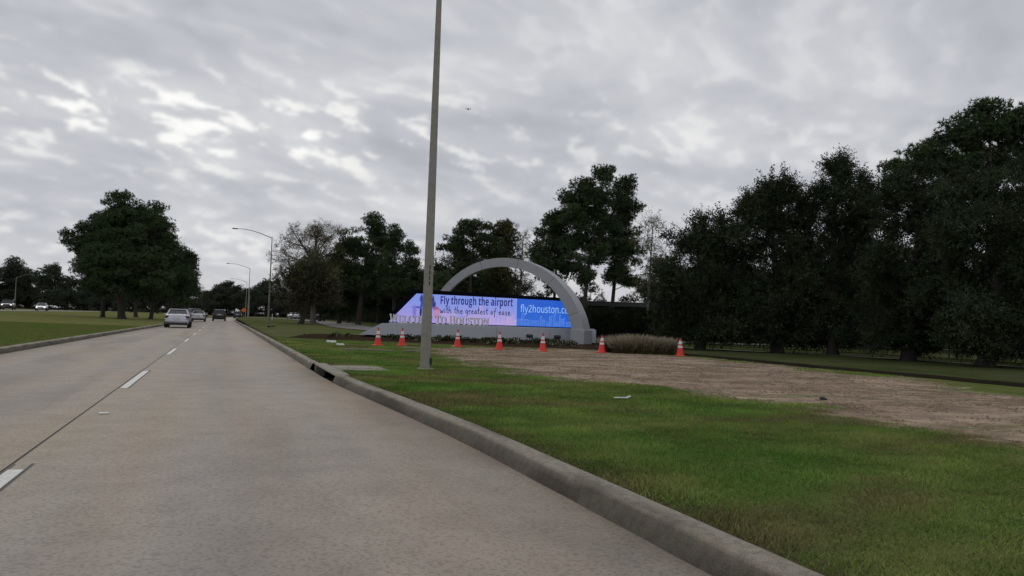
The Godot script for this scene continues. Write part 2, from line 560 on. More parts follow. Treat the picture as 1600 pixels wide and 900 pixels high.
func lawn_color(x: float, z: float) -> Color:
	var n := wob.get_noise_2d(x * 7.0, z * 7.0)
	var n2 := wob.get_noise_2d(x * 2.0 + 90.0, z * 2.0)
	var g := Color(0.105, 0.15, 0.04).lerp(Color(0.165, 0.16, 0.066), clampf(0.35 + n * 0.7 + n2 * 0.5, 0.0, 1.0))
	if x < -2.0:
		g = Color(0.175, 0.195, 0.066).lerp(Color(0.215, 0.20, 0.09), clampf(0.4 + n2 + n * 0.3, 0.0, 1.0))
	elif x > 18.0:  # sparse grass below the oaks, with tree shade put into its colour
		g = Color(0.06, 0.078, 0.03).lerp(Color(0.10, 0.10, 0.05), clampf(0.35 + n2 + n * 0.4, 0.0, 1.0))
	elif z < -33.0:
		g = Color(0.11, 0.135, 0.05).lerp(Color(0.155, 0.15, 0.075), clampf(0.35 + n2 + n * 0.4, 0.0, 1.0))
	if z > -34.0 and x > 3.0 and x < 18.0:
		var d := dirt(x, z)
		if d > 0.0:
			var straw := smoothstep(0.05, 0.35, wob.get_noise_2d(x * 7.0 + z * 3.0 + 200.0, z * 30.0 - x * 10.0) + 0.4 * wob.get_noise_2d(x * 3.0, z * 5.0 + 300.0))
			var wet := smoothstep(-0.1, 0.4, wob.get_noise_2d(x * 4.0 + 500.0, z * 10.0))
			var e := Color(0.36, 0.268, 0.20).lerp(Color(0.25, 0.18, 0.132), wet).lerp(Color(0.52, 0.42, 0.315), straw * 0.7)
			var green := smoothstep(0.2, 0.5, wob.get_noise_2d(x * 5.0 + 700.0, z * 11.0)) * 0.5
			g = g.lerp(e.lerp(Color(0.12, 0.125, 0.05), green), d)
	if x > -2.0:
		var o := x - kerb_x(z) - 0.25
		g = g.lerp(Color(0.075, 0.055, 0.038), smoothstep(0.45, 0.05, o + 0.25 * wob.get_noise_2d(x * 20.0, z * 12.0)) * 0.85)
	var b := bed(x, z) if z < -20.0 and z > -50.0 else -1.0
	if b > -0.1:
		g = g.lerp(Color(0.052, 0.036, 0.026), smoothstep(-0.1, 0.05, b))
	return g

func kerb(z0: float, z1: float, right: bool):
	var rows := []
	var z := z0
	var prof := [[0.0, -0.05], [0.0, 0.012], [0.025, 0.075], [0.045, 0.118], [0.062, 0.138], [0.09, 0.149], [0.20, 0.153], [0.235, 0.146], [0.25, 0.09]]
	while true:
		var row := []
		for q in prof:
			var o: float = q[0] + 0.006 * wob.get_noise_2d(z * 30.0, q[0] * 300.0)
			var x := kerb_x(z) + o if right else median_x(z) - o
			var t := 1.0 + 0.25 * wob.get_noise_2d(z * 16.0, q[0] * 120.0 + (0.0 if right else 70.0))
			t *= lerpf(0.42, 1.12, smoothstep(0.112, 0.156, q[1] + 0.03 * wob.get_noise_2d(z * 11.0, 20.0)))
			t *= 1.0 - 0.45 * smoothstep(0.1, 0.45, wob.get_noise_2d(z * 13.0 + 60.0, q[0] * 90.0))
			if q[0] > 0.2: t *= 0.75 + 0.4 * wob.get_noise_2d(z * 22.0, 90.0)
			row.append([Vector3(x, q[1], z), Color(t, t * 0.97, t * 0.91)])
		if not right: row.reverse()
		rows.append(row)
		if z <= z1: break
		z = maxf(z1, z - (0.15 if z > -40.0 else 1.5))
	var s := Shape.new()
	s.sheet(rows, prof.size())
	for k in s.n.size():                          # the nose faces the road
		if s.n[k].y < 0.0: s.n[k] = -s.n[k]
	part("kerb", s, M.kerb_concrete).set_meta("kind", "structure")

# ---------------------------------------------------------------- plants
var clumps := {}

func rand_dir() -> Vector3:
	var y := rng.randf_range(-1.0, 1.0)
	var t := rng.randf() * TAU
	var r := sqrt(1.0 - y * y)
	return Vector3(r * cos(t), y, r * sin(t))

func blade(s: Shape, p: Vector3, d: Vector3, length: float, w: float, col: Color):
	var side := d.cross(rand_dir()).normalized() * w
	s.tri(p - side, p + side, p + d * length, col)

func leaf(s: Shape, p: Vector3, d: Vector3, length: float, w: float, col: Color):
	var side := d.cross(rand_dir()).normalized() * w
	s.quad(p, p + d * length * 0.5 + side, p + d * length, p + d * length * 0.5 - side, col)

func twig(s: Shape, a: Vector3, b: Vector3, w: float, col: Color):
	var d := (b - a).normalized()
	var p := d.cross(Vector3.UP if absf(d.y) < 0.9 else Vector3.RIGHT).normalized()
	var q := d.cross(p)
	for k in 3:
		var r0 := (p * cos(TAU * k / 3) + q * sin(TAU * k / 3)) * w
		var r1 := (p * cos(TAU * (k + 1) / 3) + q * sin(TAU * (k + 1) / 3)) * w
		s.tri(a + r0, a + r1, b, col)

func make_clumps():
	for kind in ["pine", "oak", "bare"]:
		clumps[kind] = []
		for variant in 3:
			var s := Shape.new()
			if kind == "pine":             # needle tufts on short shoots that turn up at the ends
				for k in 64:
					var d := rand_dir()
					d.y = d.y * 0.75 + 0.1
					var p := d * pow(rng.randf(), 0.42)
					p.y *= 0.7
					if k % 3 == 0: twig(s, p * 0.2, p, 0.018, Color(0.05, 0.04, 0.03))
					var up := (d + Vector3.UP * 0.7).normalized()
					var tone := rng.randf_range(0.7, 1.35)
					for j in 9:
						var e := (up * 0.75 + rand_dir()).normalized()
						blade(s, p, e, rng.randf_range(0.2, 0.34), 0.032, Color(0.9, 1.0, 0.85) * tone * rng.randf_range(0.8, 1.2))
			elif kind == "oak":            # leafy shoots
				for k in 26:
					var d := (rand_dir() + Vector3.UP * 0.25).normalized()
					var length := rng.randf_range(0.55, 1.15)
					twig(s, Vector3.ZERO, d * length, 0.014, Color(0.8, 0.7, 0.6))
					var tone := rng.randf_range(0.7, 1.3)
					for j in 20:
						var p := d * length * (0.15 + 0.85 * j / 19.0) + rand_dir() * 0.09
						var e := (d * 0.7 + rand_dir()).normalized()
						leaf(s, p, e, rng.randf_range(0.10, 0.17), 0.034, Color(1.0, 1.0, 0.9) * tone * rng.randf_range(0.75, 1.25))
			else:                          # fine leafless twigs with a few last leaves
				for k in 9:
					var d := (rand_dir() + Vector3.UP * 0.6).normalized()
					var a := d * rng.randf_range(0.8, 1.2)
					twig(s, Vector3.ZERO, a, 0.017, Color(0.9, 0.85, 0.8))
					for j in 4:
						var f := a * rng.randf_range(0.3, 0.9)
						var e := (d + rand_dir() * 0.8).normalized()
						var b := f + e * rng.randf_range(0.35, 0.6)
						twig(s, f, b, 0.011, Color(0.9, 0.85, 0.8))
						for q in 4:
							leaf(s, f.lerp(b, rng.randf_range(0.3, 1.0)), (e + rand_dir()).normalized(), 0.10, 0.028, Color(0.85, 0.95, 0.5))
			clumps[kind].append(s.mesh())

const TINTS := {"pine": Color(0.088, 0.118, 0.062), "olive": Color(0.118, 0.116, 0.058), "far": Color(0.085, 0.098, 0.076), "oak": Color(0.052, 0.070, 0.042), "brown": Color(0.102, 0.104, 0.066), "bare": Color(0.13, 0.112, 0.085)}  # the far tint is greyed and lightened to paint in distance haze

func tree(kind: String, x: float, z: float, label: String, group: String, trunk_r: float, size: float, dens: float, tint: String, blobs: Array):
	var y0 := rise(x, z) - 0.05
	var t := thing({"pine": "pine_tree", "oak": "oak_tree", "bare": "bare_tree"}[kind], label, "tree", Vector3(x, y0, z), 0.0, group)
	var bark: Material = M.pale_bark if kind == "bare" else M.bark
	var top := Vector3.ZERO
	var low := 99.0
	for b in blobs:
		if b[1] > top.y: top = Vector3(b[0], b[1], b[2])
		low = minf(low, b[1] - b[3])
	top.y -= y0
	# trunk with a gentle sway
	var path := []
	var radii := []
	var k := 0
	var sway := Vector3(rng.randf_range(-1, 1), 0, rng.randf_range(-1, 1)) * trunk_r * 0.9
	for f in [0.0, 0.02, 0.06, 0.2, 0.4, 0.6, 0.8, 1.0]:
		var p := Vector3(top.x * pow(f, 1.6), top.y * f, top.z * pow(f, 1.6)) + sway * sin(f * 5.0)
		path.append(p)
		radii.append(trunk_r * [1.5, 1.18, 1.0, 0.88, 0.72, 0.5, 0.3, 0.1][k])
		k += 1
	var s := Shape.new()
	s.tube(path, radii, 9)
	part("trunk", s, bark, t)
	# limbs from the trunk to each mass of foliage, branches into it
	s = Shape.new()
	var lists := [[], [], []]
	var tints := [[], [], []]
	var base: Color = TINTS[tint]
	for b in blobs:
		var o := Vector3(b[0], b[1] - y0, b[2])
		var r: float = b[3]
		var depth := Vector3(-b[2], 0, b[0])
		depth = (depth.normalized() if depth.length() > 0.1 else Vector3(rng.randf_range(-1, 1), 0, rng.randf_range(-1, 1)).normalized()) * rng.randf_range(-0.9, 0.9) * r
		o += depth
		var hgt: float = clampf((o.y - r * 0.9) / top.y, 0.12, 0.96)
		var root := Vector3(top.x * pow(hgt, 1.6), top.y * hgt, top.z * pow(hgt, 1.6)) + sway * sin(hgt * 5.0)
		var mid := root.lerp(o, 0.55) + Vector3(0, -0.06 * r, 0)
		var lr := clampf(r * 0.045, 0.03, trunk_r * 0.5)
		s.tube([root, mid, o], [lr, lr * 0.7, lr * 0.3], 5, Color.WHITE, false)
		var rc := size * (0.95 if kind == "pine" else 0.85)
		var n := int(dens * (6.2 if kind == "pine" else (6.5 if kind == "oak" else 4.2)) * pow(r / rc, 2.0) + 3.0)
		for m in n:
			var d := rand_dir()
			var q := o + d * r * pow(rng.randf(), 0.45) * rng.randf_range(0.82, 1.06)
			if kind == "oak": q.y = maxf(q.y, 0.9)
			elif q.y < 1.6: continue
			if m % 3 == 0 or kind == "bare":
				var a := mid.lerp(o, rng.randf())
				s.tube([a, a.lerp(q, 0.5) + Vector3(0, -0.08, 0), q], [lr * 0.5, lr * 0.3, 0.012], 3, Color.WHITE, false)
			var sc := rc * rng.randf_range(0.65, 1.2)
			var turn := Basis(Vector3.UP, rng.randf() * TAU)
			if kind == "bare": turn = Basis(Vector3.UP.cross(d).normalized(), rng.randf() * 0.9) * turn if absf(d.y) < 0.98 else turn
			elif kind == "oak": turn = Basis(rand_dir(), rng.randf() * 0.8) * turn
			else: turn = Basis(rand_dir(), rng.randf() * 0.35) * turn
			lists[m % 3].append(Transform3D(turn.scaled(Vector3.ONE * sc), q))
			var tone := rng.randf_range(0.72, 1.3)
			tints[m % 3].append(Color(base.r * tone * rng.randf_range(0.92, 1.1), base.g * tone, base.b * tone))
	part("branches", s, bark, t)
	for v in 3:
		if lists[v]: scatter("crown", clumps[kind][v], M.leaf, lists[v], tints[v], t)

func trees():
	for a in [
		["pine", -11.19, -102.52, "tallest dense round-topped pine on the grassy median left of the road", "pines on the median lawn", .42, 1, 1, "pine", [[-.14, 13.11, -.05, 2.13], [-2.14, 12.13, -.8, 2.13], [1.78, 12.42, .67, 2.13], [-3.35, 10.41, -1.25, 1.98], [3.43, 10.19, 1.28, 2.13], [-2.14, 11.21, -.8, 2.28], [2.28, 11.14, .85, 2.59], [-2.85, 8.67, -1.06, 2.28], [3.21, 8.13, 1.2, 2.59], [0, 9.54, 0, 3.43], [0, 7.02, 0, 3.05], [-1.57, 6.81, -.59, 2.59], [1.57, 6.77, .59, 2.59], [-5.14, 8.59, -1.92, 1.52], [-6.07, 9.55, -2.26, .91], [-2.71, 5.63, -1.01, 2.44], [0, 5.73, 0, 3.81], [3.57, 5.47, 1.33, 2.59], [-1.78, 4.29, -.67, 1.83], [1.78, 4.19, .67, 1.83]]],
		["pine", -6.98, -115.9, "shorter dark pine right behind the tallest median pine, nearer the silver sedan", "pines on the median lawn", .3, 1, 1, "pine", [[0, 10.13, 0, 1.93], [.49, 7.95, .18, 2.28], [-.58, 6.16, -.21, 2.46], [1.32, 5.35, .49, 2.11], [0, 4.43, 0, 1.93]]],
		["pine", -8.68, -110.13, "low dark pine between the two taller median pines", "pines on the median lawn", .26, 1, 1, "pine", [[.23, 6.66, .09, 1.82], [-.23, 4.58, -.09, 2.32], [.78, 4.03, .29, 1.49]]],
		["pine", -5.97, -151.86, "rightmost median pine, sloping down to the road above the sedan", "pines on the median lawn", .28, 1, 1, "pine", [[-.22, 10.42, -.08, 1.62], [-.43, 7.63, -.16, 2.55], [-1.52, 4.93, -.57, 2.55], [.43, 5.58, .16, 1.85]]],
		["pine", -14.34, -111.18, "low leftmost pine of the median clump with spreading left boughs", "pines on the median lawn", .28, 1, 1, "pine", [[-.77, 6.78, -.29, 1.8], [-.92, 4.73, -.34, 1.97], [-2.46, 6.47, -.92, .98], [0, 4.35, 0, 1.64]]],
		["pine", -12.34, -130.74, "pine in the shade at the back of the median clump", "pines on the median lawn", .3, 1, 1, "pine", [[.27, 5.61, .1, 2.34], [-.64, 4.6, -.24, 1.95], [1.19, 4.18, .44, 1.56]]],
		["pine", -63.63, -253.62, "dark pine at the far left edge beyond the opposite carriageway", "trees beyond the opposite carriageway", .35, 1.9, 1, "far", [[0, 12.7, 0, 2.99], [-1.5, 9.44, -.56, 3.42], [1.67, 8.84, .62, 3.42], [0, 5.22, 0, 4.27], [-2.33, 4.43, -.87, 2.99], [2.33, 3.88, .87, 2.99]]],
		["pine", -57.28, -258.72, "dark round pine behind the left lamp post, leftmost in the frame", "trees beyond the opposite carriageway", .35, 1.9, 1, "far", [[0, 12.82, 0, 2.83], [-1.55, 9.46, -.58, 3.23], [1.72, 8.84, .64, 3.23], [0, 5.1, 0, 4.04], [-2.41, 4.28, -.9, 2.83], [2.41, 3.72, .9, 2.83]]],
		["pine", -53.58, -264.82, "low dark pine just right of the left lamp post", "trees beyond the opposite carriageway", .35, 1.9, 1, "far", [[0, 9.21, 0, 2.39], [-1.6, 5.74, -.6, 2.73], [1.78, 5.1, .66, 2.73], [0, 1.25, 0, 3.41], [-2.49, .4, -.93, 2.39], [2.49, -.18, .93, 2.39]]],
		["pine", -45.48, -246.82, "round-topped dark pine above the white car on the far left road", "trees beyond the opposite carriageway", .35, 1.9, 1, "far", [[0, 11.21, 0, 2.49], [-1.5, 7.95, -.56, 2.85], [1.67, 7.35, .62, 2.85], [0, 3.73, 0, 3.56], [-2.33, 2.94, -.87, 2.49], [2.33, 2.39, .87, 2.49]]],
		["pine", -42.14, -253.05, "small dark pine between the far left trees and the median pines", "trees beyond the opposite carriageway", .35, 1.9, 1, "far", [[0, 8.4, 0, 2.19], [-1.55, 5.03, -.58, 2.5], [1.72, 4.41, .64, 2.5], [0, .68, 0, 3.12], [-2.41, -.14, -.9, 2.19], [2.41, -.71, .9, 2.19]]],
		["pine", -38.5, -259.17, "dark pine seen low behind the left boughs of the median pines", "trees beyond the opposite carriageway", .35, 1.9, 1, "far", [[0, 6.9, 0, 2.39], [-1.6, 3.43, -.6, 2.73], [1.78, 2.79, .66, 2.73], [0, -1.06, 0, 3.41], [-2.49, -1.91, -.93, 2.39], [2.49, -2.49, .93, 2.39]]],
		["pine", -33.84, -269.18, "leftmost of the distant dark trees showing low between the median pines' trunks", "distant trees behind the median pines", .35, 2.2, 1, "far", [[0, 6.61, 0, 2.7], [-1.68, 3.77, -.62, 3.38], [1.86, 3.5, .69, 3.38]]],
		["pine", -26.41, -266.39, "second of the distant dark trees showing low between the median pines' trunks", "distant trees behind the median pines", .35, 2.2, 1, "far", [[0, 5.88, 0, 2.54], [-1.68, 3.04, -.62, 3.18], [1.86, 2.77, .69, 3.18]]],
		["pine", -18.97, -263.61, "third of the distant dark trees showing low between the median pines' trunks", "distant trees behind the median pines", .35, 2.2, 1, "far", [[0, 6.14, 0, 2.54], [-1.68, 3.3, -.62, 3.18], [1.86, 3.03, .69, 3.18]]],
		["pine", -11.53, -260.82, "rightmost of the distant dark trees showing low between the median pines' trunks", "distant trees behind the median pines", .35, 2.2, 1, "far", [[0, 7, 0, 2.38], [-1.68, 4.16, -.62, 2.98], [1.86, 3.89, .69, 2.98]]],
		["bare", -7.67, -323.5, "pale bare-topped tree in the sky gap left of the road's vanishing point", "trees closing the end of the road", .3, 2, 1, "far", [[0, 8.93, 0, 1.64], [-1.16, 6.65, -.43, 2.19], [1.4, 5.75, .52, 2.32], [0, 2.72, 0, 2.73]]],
		["pine", -5.27, -332.22, "dark low tree left of where the road vanishes", "trees closing the end of the road", .3, 2, 1, "far", [[0, 7.72, 0, 1.84], [-1.2, 5.37, -.45, 2.46], [1.44, 4.44, .54, 2.61], [0, 1.32, 0, 3.07]]],
		["pine", -2.09, -321.41, "rounded dark tree directly above the white sedan ahead", "trees closing the end of the road", .3, 2, 1, "far", [[0, 10.12, 0, 1.94], [-1.16, 7.84, -.43, 2.58], [1.4, 6.94, .52, 2.74], [0, 3.91, 0, 3.23]]],
		["pine", 1.19, -329.8, "dark tree with ragged top above the black vehicle", "trees closing the end of the road", .3, 2, 1, "far", [[0, 12.3, 0, 2], [-1.2, 9.95, -.45, 2.66], [1.44, 9.02, .54, 2.83], [0, 5.9, 0, 3.33]]],
		["pine", 4.41, -318.97, "dark tree right of the ragged one, before the row of lamp posts", "trees closing the end of the road", .3, 2, 1, "far", [[0, 10.6, 0, 1.94], [-1.16, 8.32, -.43, 2.58], [1.4, 7.42, .52, 2.74], [0, 4.39, 0, 3.23]]],
		["pine", 7.9, -327.29, "dark tree behind the orange diamond sign", "trees closing the end of the road", .3, 2, 1, "far", [[0, 9.72, 0, 1.84], [-1.2, 7.37, -.45, 2.46], [1.44, 6.44, .54, 2.61], [0, 3.32, 0, 3.07]]],
		["pine", 11.14, -297.22, "dark tree between the second and third lamp posts", "trees closing the end of the road", .3, 2, 1, "far", [[0, 10.29, 0, 1.82], [-1.09, 8.15, -.41, 2.43], [1.31, 7.3, .49, 2.58], [0, 4.45, 0, 3.03]]],
		["pine", 14.88, -305.44, "dark tree just left of the tall second lamp post", "trees closing the end of the road", .3, 2, 1, "far", [[0, 12.38, 0, 2.02], [-1.13, 10.17, -.42, 2.7], [1.35, 9.3, .5, 2.87], [0, 6.36, 0, 3.37]]],
		["bare", 10.45, -97.62, "tall leafless tree with fine pale twigs beside the second lamp post", "trees right of the road before the sign", .34, 1, 1, "bare", [[-.15, 11.37, -.05, 2.36], [-1.99, 10.28, -.74, 2.2], [1.69, 10.88, .63, 2.2], [-3.61, 8.89, -1.35, 1.73], [3.02, 9.67, 1.13, 1.57], [-.15, 9.01, -.05, 2.83], [-2.87, 7.34, -1.07, 2.04], [2.65, 7.93, .99, 1.89]]],
		["oak", 8.2, -88.84, "rounded brownish oak under the leafless tree by the lamp post", "trees right of the road before the sign", .3, 1.5, 1, "brown", [[0, 6.1, 0, 2.28], [-1.53, 4.98, -.57, 1.71], [1.67, 6.16, .62, 2.42], [-1, 3.43, -.37, 1.85], [2.33, 4.04, .87, 1.99], [.67, 3.63, .25, 1.99]]],
		["pine", 15.68, -95.66, "pointed green pine left of the grey near pole, tallest before the sign", "trees right of the road before the sign", .3, .9, .75, "pine", [[1.11, 12.78, .41, 1.34], [1.33, 11.61, .49, 1.73], [-.88, 10.35, -.33, 1.73], [2.8, 10.64, 1.04, 1.73], [0, 8.41, 0, 2.67], [1.84, 8.87, .69, 2.36], [-1.47, 6.39, -.55, 2.36], [1.11, 5.7, .41, 2.52]]],
		["pine", 19.03, -91.2, "open-branched pine touching the left side of the grey near pole", "trees right of the road before the sign", .22, .8, .6, "pine", [[-.14, 11.59, -.05, 1.14], [.29, 10.09, .11, 1.52], [1.86, 9.38, .69, 1.07], [1.28, 7.61, .48, 1.68], [-.64, 7.16, -.24, 1.98], [2.43, 6.35, .9, .76], [.43, 5.29, .16, 1.83], [1.71, 4.58, .64, 1.22], [2.21, 8.02, .82, .61]]],
		["oak", 14.18, -101.57, "dark green oak between the leafless tree and the pointed pine", "trees right of the road before the sign", .28, 1.5, 1, "oak", [[-.39, 7.45, -.14, 2.15], [-1.4, 5.35, -.52, 2.32], [.78, 5.01, .29, 2.15], [0, 3.33, 0, 1.99]]],
		["oak", 15.17, -131.12, "dark background tree behind the brownish oak", "background trees behind the sign", .26, 1.9, 1, "oak", [[0, 8.04, 0, 2.33], [-1.59, 5.65, -.59, 2.33], [1.59, 5.77, .59, 2.33], [0, 3.59, 0, 2.33], [-1.79, 2.89, -.67, 1.48], [1.79, 3.02, .67, 1.48]]],
		["oak", 19.64, -129.45, "dark background tree behind the pointed pine", "background trees behind the sign", .26, 1.9, 1, "oak", [[0, 8.2, 0, 2.33], [-1.59, 5.81, -.59, 2.33], [1.59, 5.92, .59, 2.33], [0, 3.75, 0, 2.33], [-1.79, 3.05, -.67, 1.48], [1.79, 3.18, .67, 1.48]]],
		["oak", 24.1, -127.77, "dark background tree between the two pines left of the near pole", "background trees behind the sign", .26, 1.9, 1, "oak", [[0, 8.36, 0, 2.33], [-1.59, 5.97, -.59, 2.33], [1.59, 6.08, .59, 2.33], [0, 3.91, 0, 2.33], [-1.79, 3.21, -.67, 1.48], [1.79, 3.34, .67, 1.48]]],
		["oak", 29.06, -125.92, "dark background tree behind the left tip of the sign", "background trees behind the sign", .26, 1.9, 1, "oak", [[0, 8.53, 0, 2.33], [-1.59, 6.15, -.59, 2.33], [1.59, 6.26, .59, 2.33], [0, 4.08, 0, 2.33], [-1.79, 3.38, -.67, 1.48], [1.79, 3.51, .67, 1.48]]],
		["oak", 28.7, -104.68, "dark background tree just right of the near pole", "background trees behind the sign", .26, 1.9, 1, "oak", [[0, 7.99, 0, 1.97], [-1.34, 5.53, -.5, 1.97], [1.34, 5.62, .5, 1.97], [0, 3.79, 0, 1.97], [-1.51, 3.2, -.56, 1.25], [1.51, 3.31, .56, 1.25]]],
		["oak", 32.47, -103.27, "dark background tree behind the left half of the arch", "background trees behind the sign", .26, 1.9, 1, "oak", [[0, 8.12, 0, 1.97], [-1.34, 5.66, -.5, 1.97], [1.34, 5.76, .5, 1.97], [0, 3.92, 0, 1.97], [-1.51, 3.33, -.56, 1.25], [1.51, 3.44, .56, 1.25]]],
		["oak", 36.65, -101.7, "dark background tree under the crown of the arch", "background trees behind the sign", .26, 1.9, 1, "oak", [[0, 8.27, 0, 1.97], [-1.34, 5.81, -.5, 1.97], [1.34, 5.91, .5, 1.97], [0, 4.07, 0, 1.97], [-1.51, 3.48, -.56, 1.25], [1.51, 3.59, .56, 1.25]]],
		["oak", 57.15, -94.02, "dark background tree above the dark roofed building", "background trees behind the sign", .26, 1.9, 1, "oak", [[0, 9, 0, 1.97], [-1.34, 6.54, -.5, 1.97], [1.34, 6.63, .5, 1.97], [0, 4.8, 0, 1.97], [-1.51, 4.21, -.56, 1.25], [1.51, 4.32, .56, 1.25]]],
		["oak", 61.75, -92.29, "dark background tree behind the first big oak right of the sign", "background trees behind the sign", .26, 1.9, 1, "oak", [[0, 9.16, 0, 1.97], [-1.34, 6.7, -.5, 1.97], [1.34, 6.8, .5, 1.97], [0, 4.96, 0, 1.97], [-1.51, 4.37, -.56, 1.25], [1.51, 4.48, .56, 1.25]]],
		["oak", 67.19, -90.26, "dark background tree behind the second big oak right of the sign", "background trees behind the sign", .26, 1.9, 1, "oak", [[0, 9.36, 0, 1.97], [-1.34, 6.9, -.5, 1.97], [1.34, 6.99, .5, 1.97], [0, 5.15, 0, 1.97], [-1.51, 4.56, -.56, 1.25], [1.51, 4.67, .56, 1.25]]],
		["pine", 24.23, -76.42, "dense dark pine rising behind the left half of the arch", "trees behind the arch sign", .24, .85, .72, "pine", [[-.5, 11.17, -.19, 1.19], [-1.61, 9.8, -.6, 1.32], [-2.36, 8.45, -.88, 1.06], [.43, 10.14, .16, 1.59], [-.81, 7.98, -.3, 1.85], [1.37, 9.05, .51, 1.46], [-.19, 6.34, -.07, 2.12], [-2.36, 6.27, -.88, 1.32], [-2.98, 4.92, -1.11, 1.06]]],
		["pine", 28.05, -79.27, "olive tinted pine behind the top of the arch", "trees behind the arch sign", .26, 1, 1, "olive", [[0, 11.08, 0, 1.25], [.46, 9.84, .17, 1.53], [-.85, 8.96, -.32, 1.53], [.46, 7.89, .17, 1.67], [-.2, 5.99, -.07, 1.95]]],
		["bare", 30.98, -80.31, "slender leafless tree seen above and through the arch", "trees behind the arch sign", .16, 1, .9, "bare", [[0, 10.68, 0, 1], [-.27, 9.03, -.1, 1.28], [.53, 7.85, .2, 1.42], [0, 5.84, 0, 1.71]]],
		["pine", 29.53, -68.03, "left pine of the tall open trio right of the arch", "trees behind the arch sign", .18, .9, 1.15, "pine", [[.34, 11.13, .13, .98], [-.57, 9.45, -.21, 1.23], [-1.38, 8.19, -.51, .86], [.57, 9.49, .21, 1.1], [.17, 7.76, .06, 1.47], [-.98, 6.8, -.36, .98], [1.03, 6.56, .39, 1.1], [-.23, 5.29, -.09, 1.1], [.57, 11.14, .21, 1.35]]],
		["pine", 31.52, -65.14, "tallest middle pine of the open trio right of the arch", "trees behind the arch sign", .22, .9, 1.15, "pine", [[1.28, 14.99, .48, .95], [-.22, 13.63, -.08, 1.43], [-1.51, 12.87, -.56, .95], [1.01, 13.37, .37, 1.43], [.45, 11.74, .17, 1.67], [-.95, 10.92, -.35, 1.31], [.17, 9.35, .06, 1.43], [1.01, 8.01, .37, 1.19], [-.67, 7.05, -.25, 1.07], [.17, 5.89, .06, 1.07], [-1.51, 8.51, -.56, 1.07], [1.84, 10.72, .69, 1.19]]],
		["pine", 35.16, -66.99, "right pine of the open trio with a flat leaning top", "trees behind the arch sign", .22, .9, 1.15, "pine", [[1.16, 15.2, .43, 1.06], [.47, 13.63, .17, 1.37], [1.51, 12.42, .56, 1.12], [.35, 11.45, .13, 1.49], [1.16, 9.8, .43, 1.37], [-.12, 8.64, -.04, 1.49], [1.51, 8.08, .56, 1.24], [.47, 6.49, .17, 1.49], [1.92, 5.61, .72, .99]]],
		["bare", 35.04, -59.55, "thin leafless tree between the pine trio and the dark oaks", "trees behind the arch sign", .16, 1, .9, "bare", [[.21, 10.21, .08, 1.13], [-.21, 8.62, -.08, 1.24], [.53, 7.24, .2, 1.24], [-.21, 5.53, -.08, 1.35]]],
		["oak", 24.34, -35.77, "first big dark oak right of the sign, lowest and leftmost", "dark trees on the right", .26, 1, 1, "oak", [[-.16, 6.52, -.06, .97], [-1.21, 5.69, -.45, .83], [.55, 5.92, .21, 1.25], [-1.47, 4.29, -.55, 1.11], [0, 4.34, 0, 1.74], [-1.63, 2.72, -.61, 1.11], [-.33, 2.42, -.12, 1.39], [.98, 2.81, .36, 1.53], [-.81, 1.29, -.3, 1.33], [-.65, 1.19, -.24, 1.27], [.81, 1.41, .3, 1.39], [.33, 1.05, .12, 1.1]]],
		["oak", 27.57, -33.49, "broad domed dark oak, second right of the sign", "dark trees on the right", .3, 1, 1, "oak", [[-.48, 8.63, -.18, 1.02], [-1.59, 7.84, -.59, 1.09], [.54, 8.26, .2, 1.22], [-2.39, 6.69, -.89, 1.15], [-.64, 6.75, -.24, 1.7], [1.11, 6.65, .42, 1.43], [-1.59, 4.85, -.59, 1.7], [.48, 4.59, .18, 1.87], [-.8, 2.85, -.3, 1.7], [.95, 2.74, .36, 1.49], [-1.59, 1.39, -.59, 1.33], [-.64, 1.32, -.24, 1.27], [.8, 1.54, .3, 1.39], [.48, 1.19, .18, 1.1]]],
		["oak", 29.6, -31.66, "dark oak with a spindly spire standing above its neighbours", "dark trees on the right", .26, .85, .95, "oak", [[0, 10.21, 0, .3], [-.31, 9.81, -.12, .3], [.43, 9.9, .16, .3], [-.06, 9.35, -.02, .6], [-.84, 8.53, -.31, .66], [-.31, 8.38, -.12, .86], [-.93, 7.37, -.35, 1.13], [1.33, 7.45, .5, 1.13], [1.33, 8.87, .5, .66], [.62, 7.98, .23, 1.06], [-.06, 6.57, -.02, 1.32], [1.02, 6.28, .38, 1.32], [.25, 4.26, .09, 1.59], [.87, 2.63, .32, 1.32], [-.16, 1.53, -.06, 1.33], [-.62, 1.42, -.23, 1.27], [.78, 1.63, .29, 1.39], [.71, 1.3, .27, 1.1]]],
		["oak", 29.1, -26.51, "big dark oak in front of the tall pine, fourth right of the sign", "dark trees on the right", .3, .9, 1, "oak", [[-.41, 7.74, -.15, 1.04], [.68, 8.07, .25, 1.27], [-1.22, 6.7, -.46, 1.1], [0, 6.16, 0, 1.62], [1.22, 6.35, .46, 1.45], [-1.09, 4.39, -.4, 1.45], [.54, 4.01, .2, 1.74], [-.54, 2.38, -.2, 1.39], [.81, 2.28, .3, 1.39], [-.54, 1.6, -.2, 1.33], [-.54, 1.51, -.2, 1.27], [.68, 1.7, .25, 1.39], [.68, 1.41, .25, 1.1]]],
		["oak", 28.65, -22.4, "nearest dark oak at the right edge of the frame", "dark trees on the right", .32, .85, 1, "oak", [[-.6, 6.84, -.22, 1.13], [.72, 7.14, .27, 1.28], [-1.2, 5.41, -.45, 1.28], [.12, 5.07, .04, 1.64], [1.68, 5.64, .63, 1.54], [-.72, 3.24, -.27, 1.54], [.96, 3.17, .36, 1.64], [0, 1.73, 0, 1.23], [-1.2, 1.81, -.45, 1.03], [1.68, 1.79, .63, 1.13], [-.6, 1.66, -.22, 1.33], [-.48, 1.58, -.18, 1.27], [.6, 1.75, .22, 1.39], [1.2, 1.51, .45, 1.1]]],
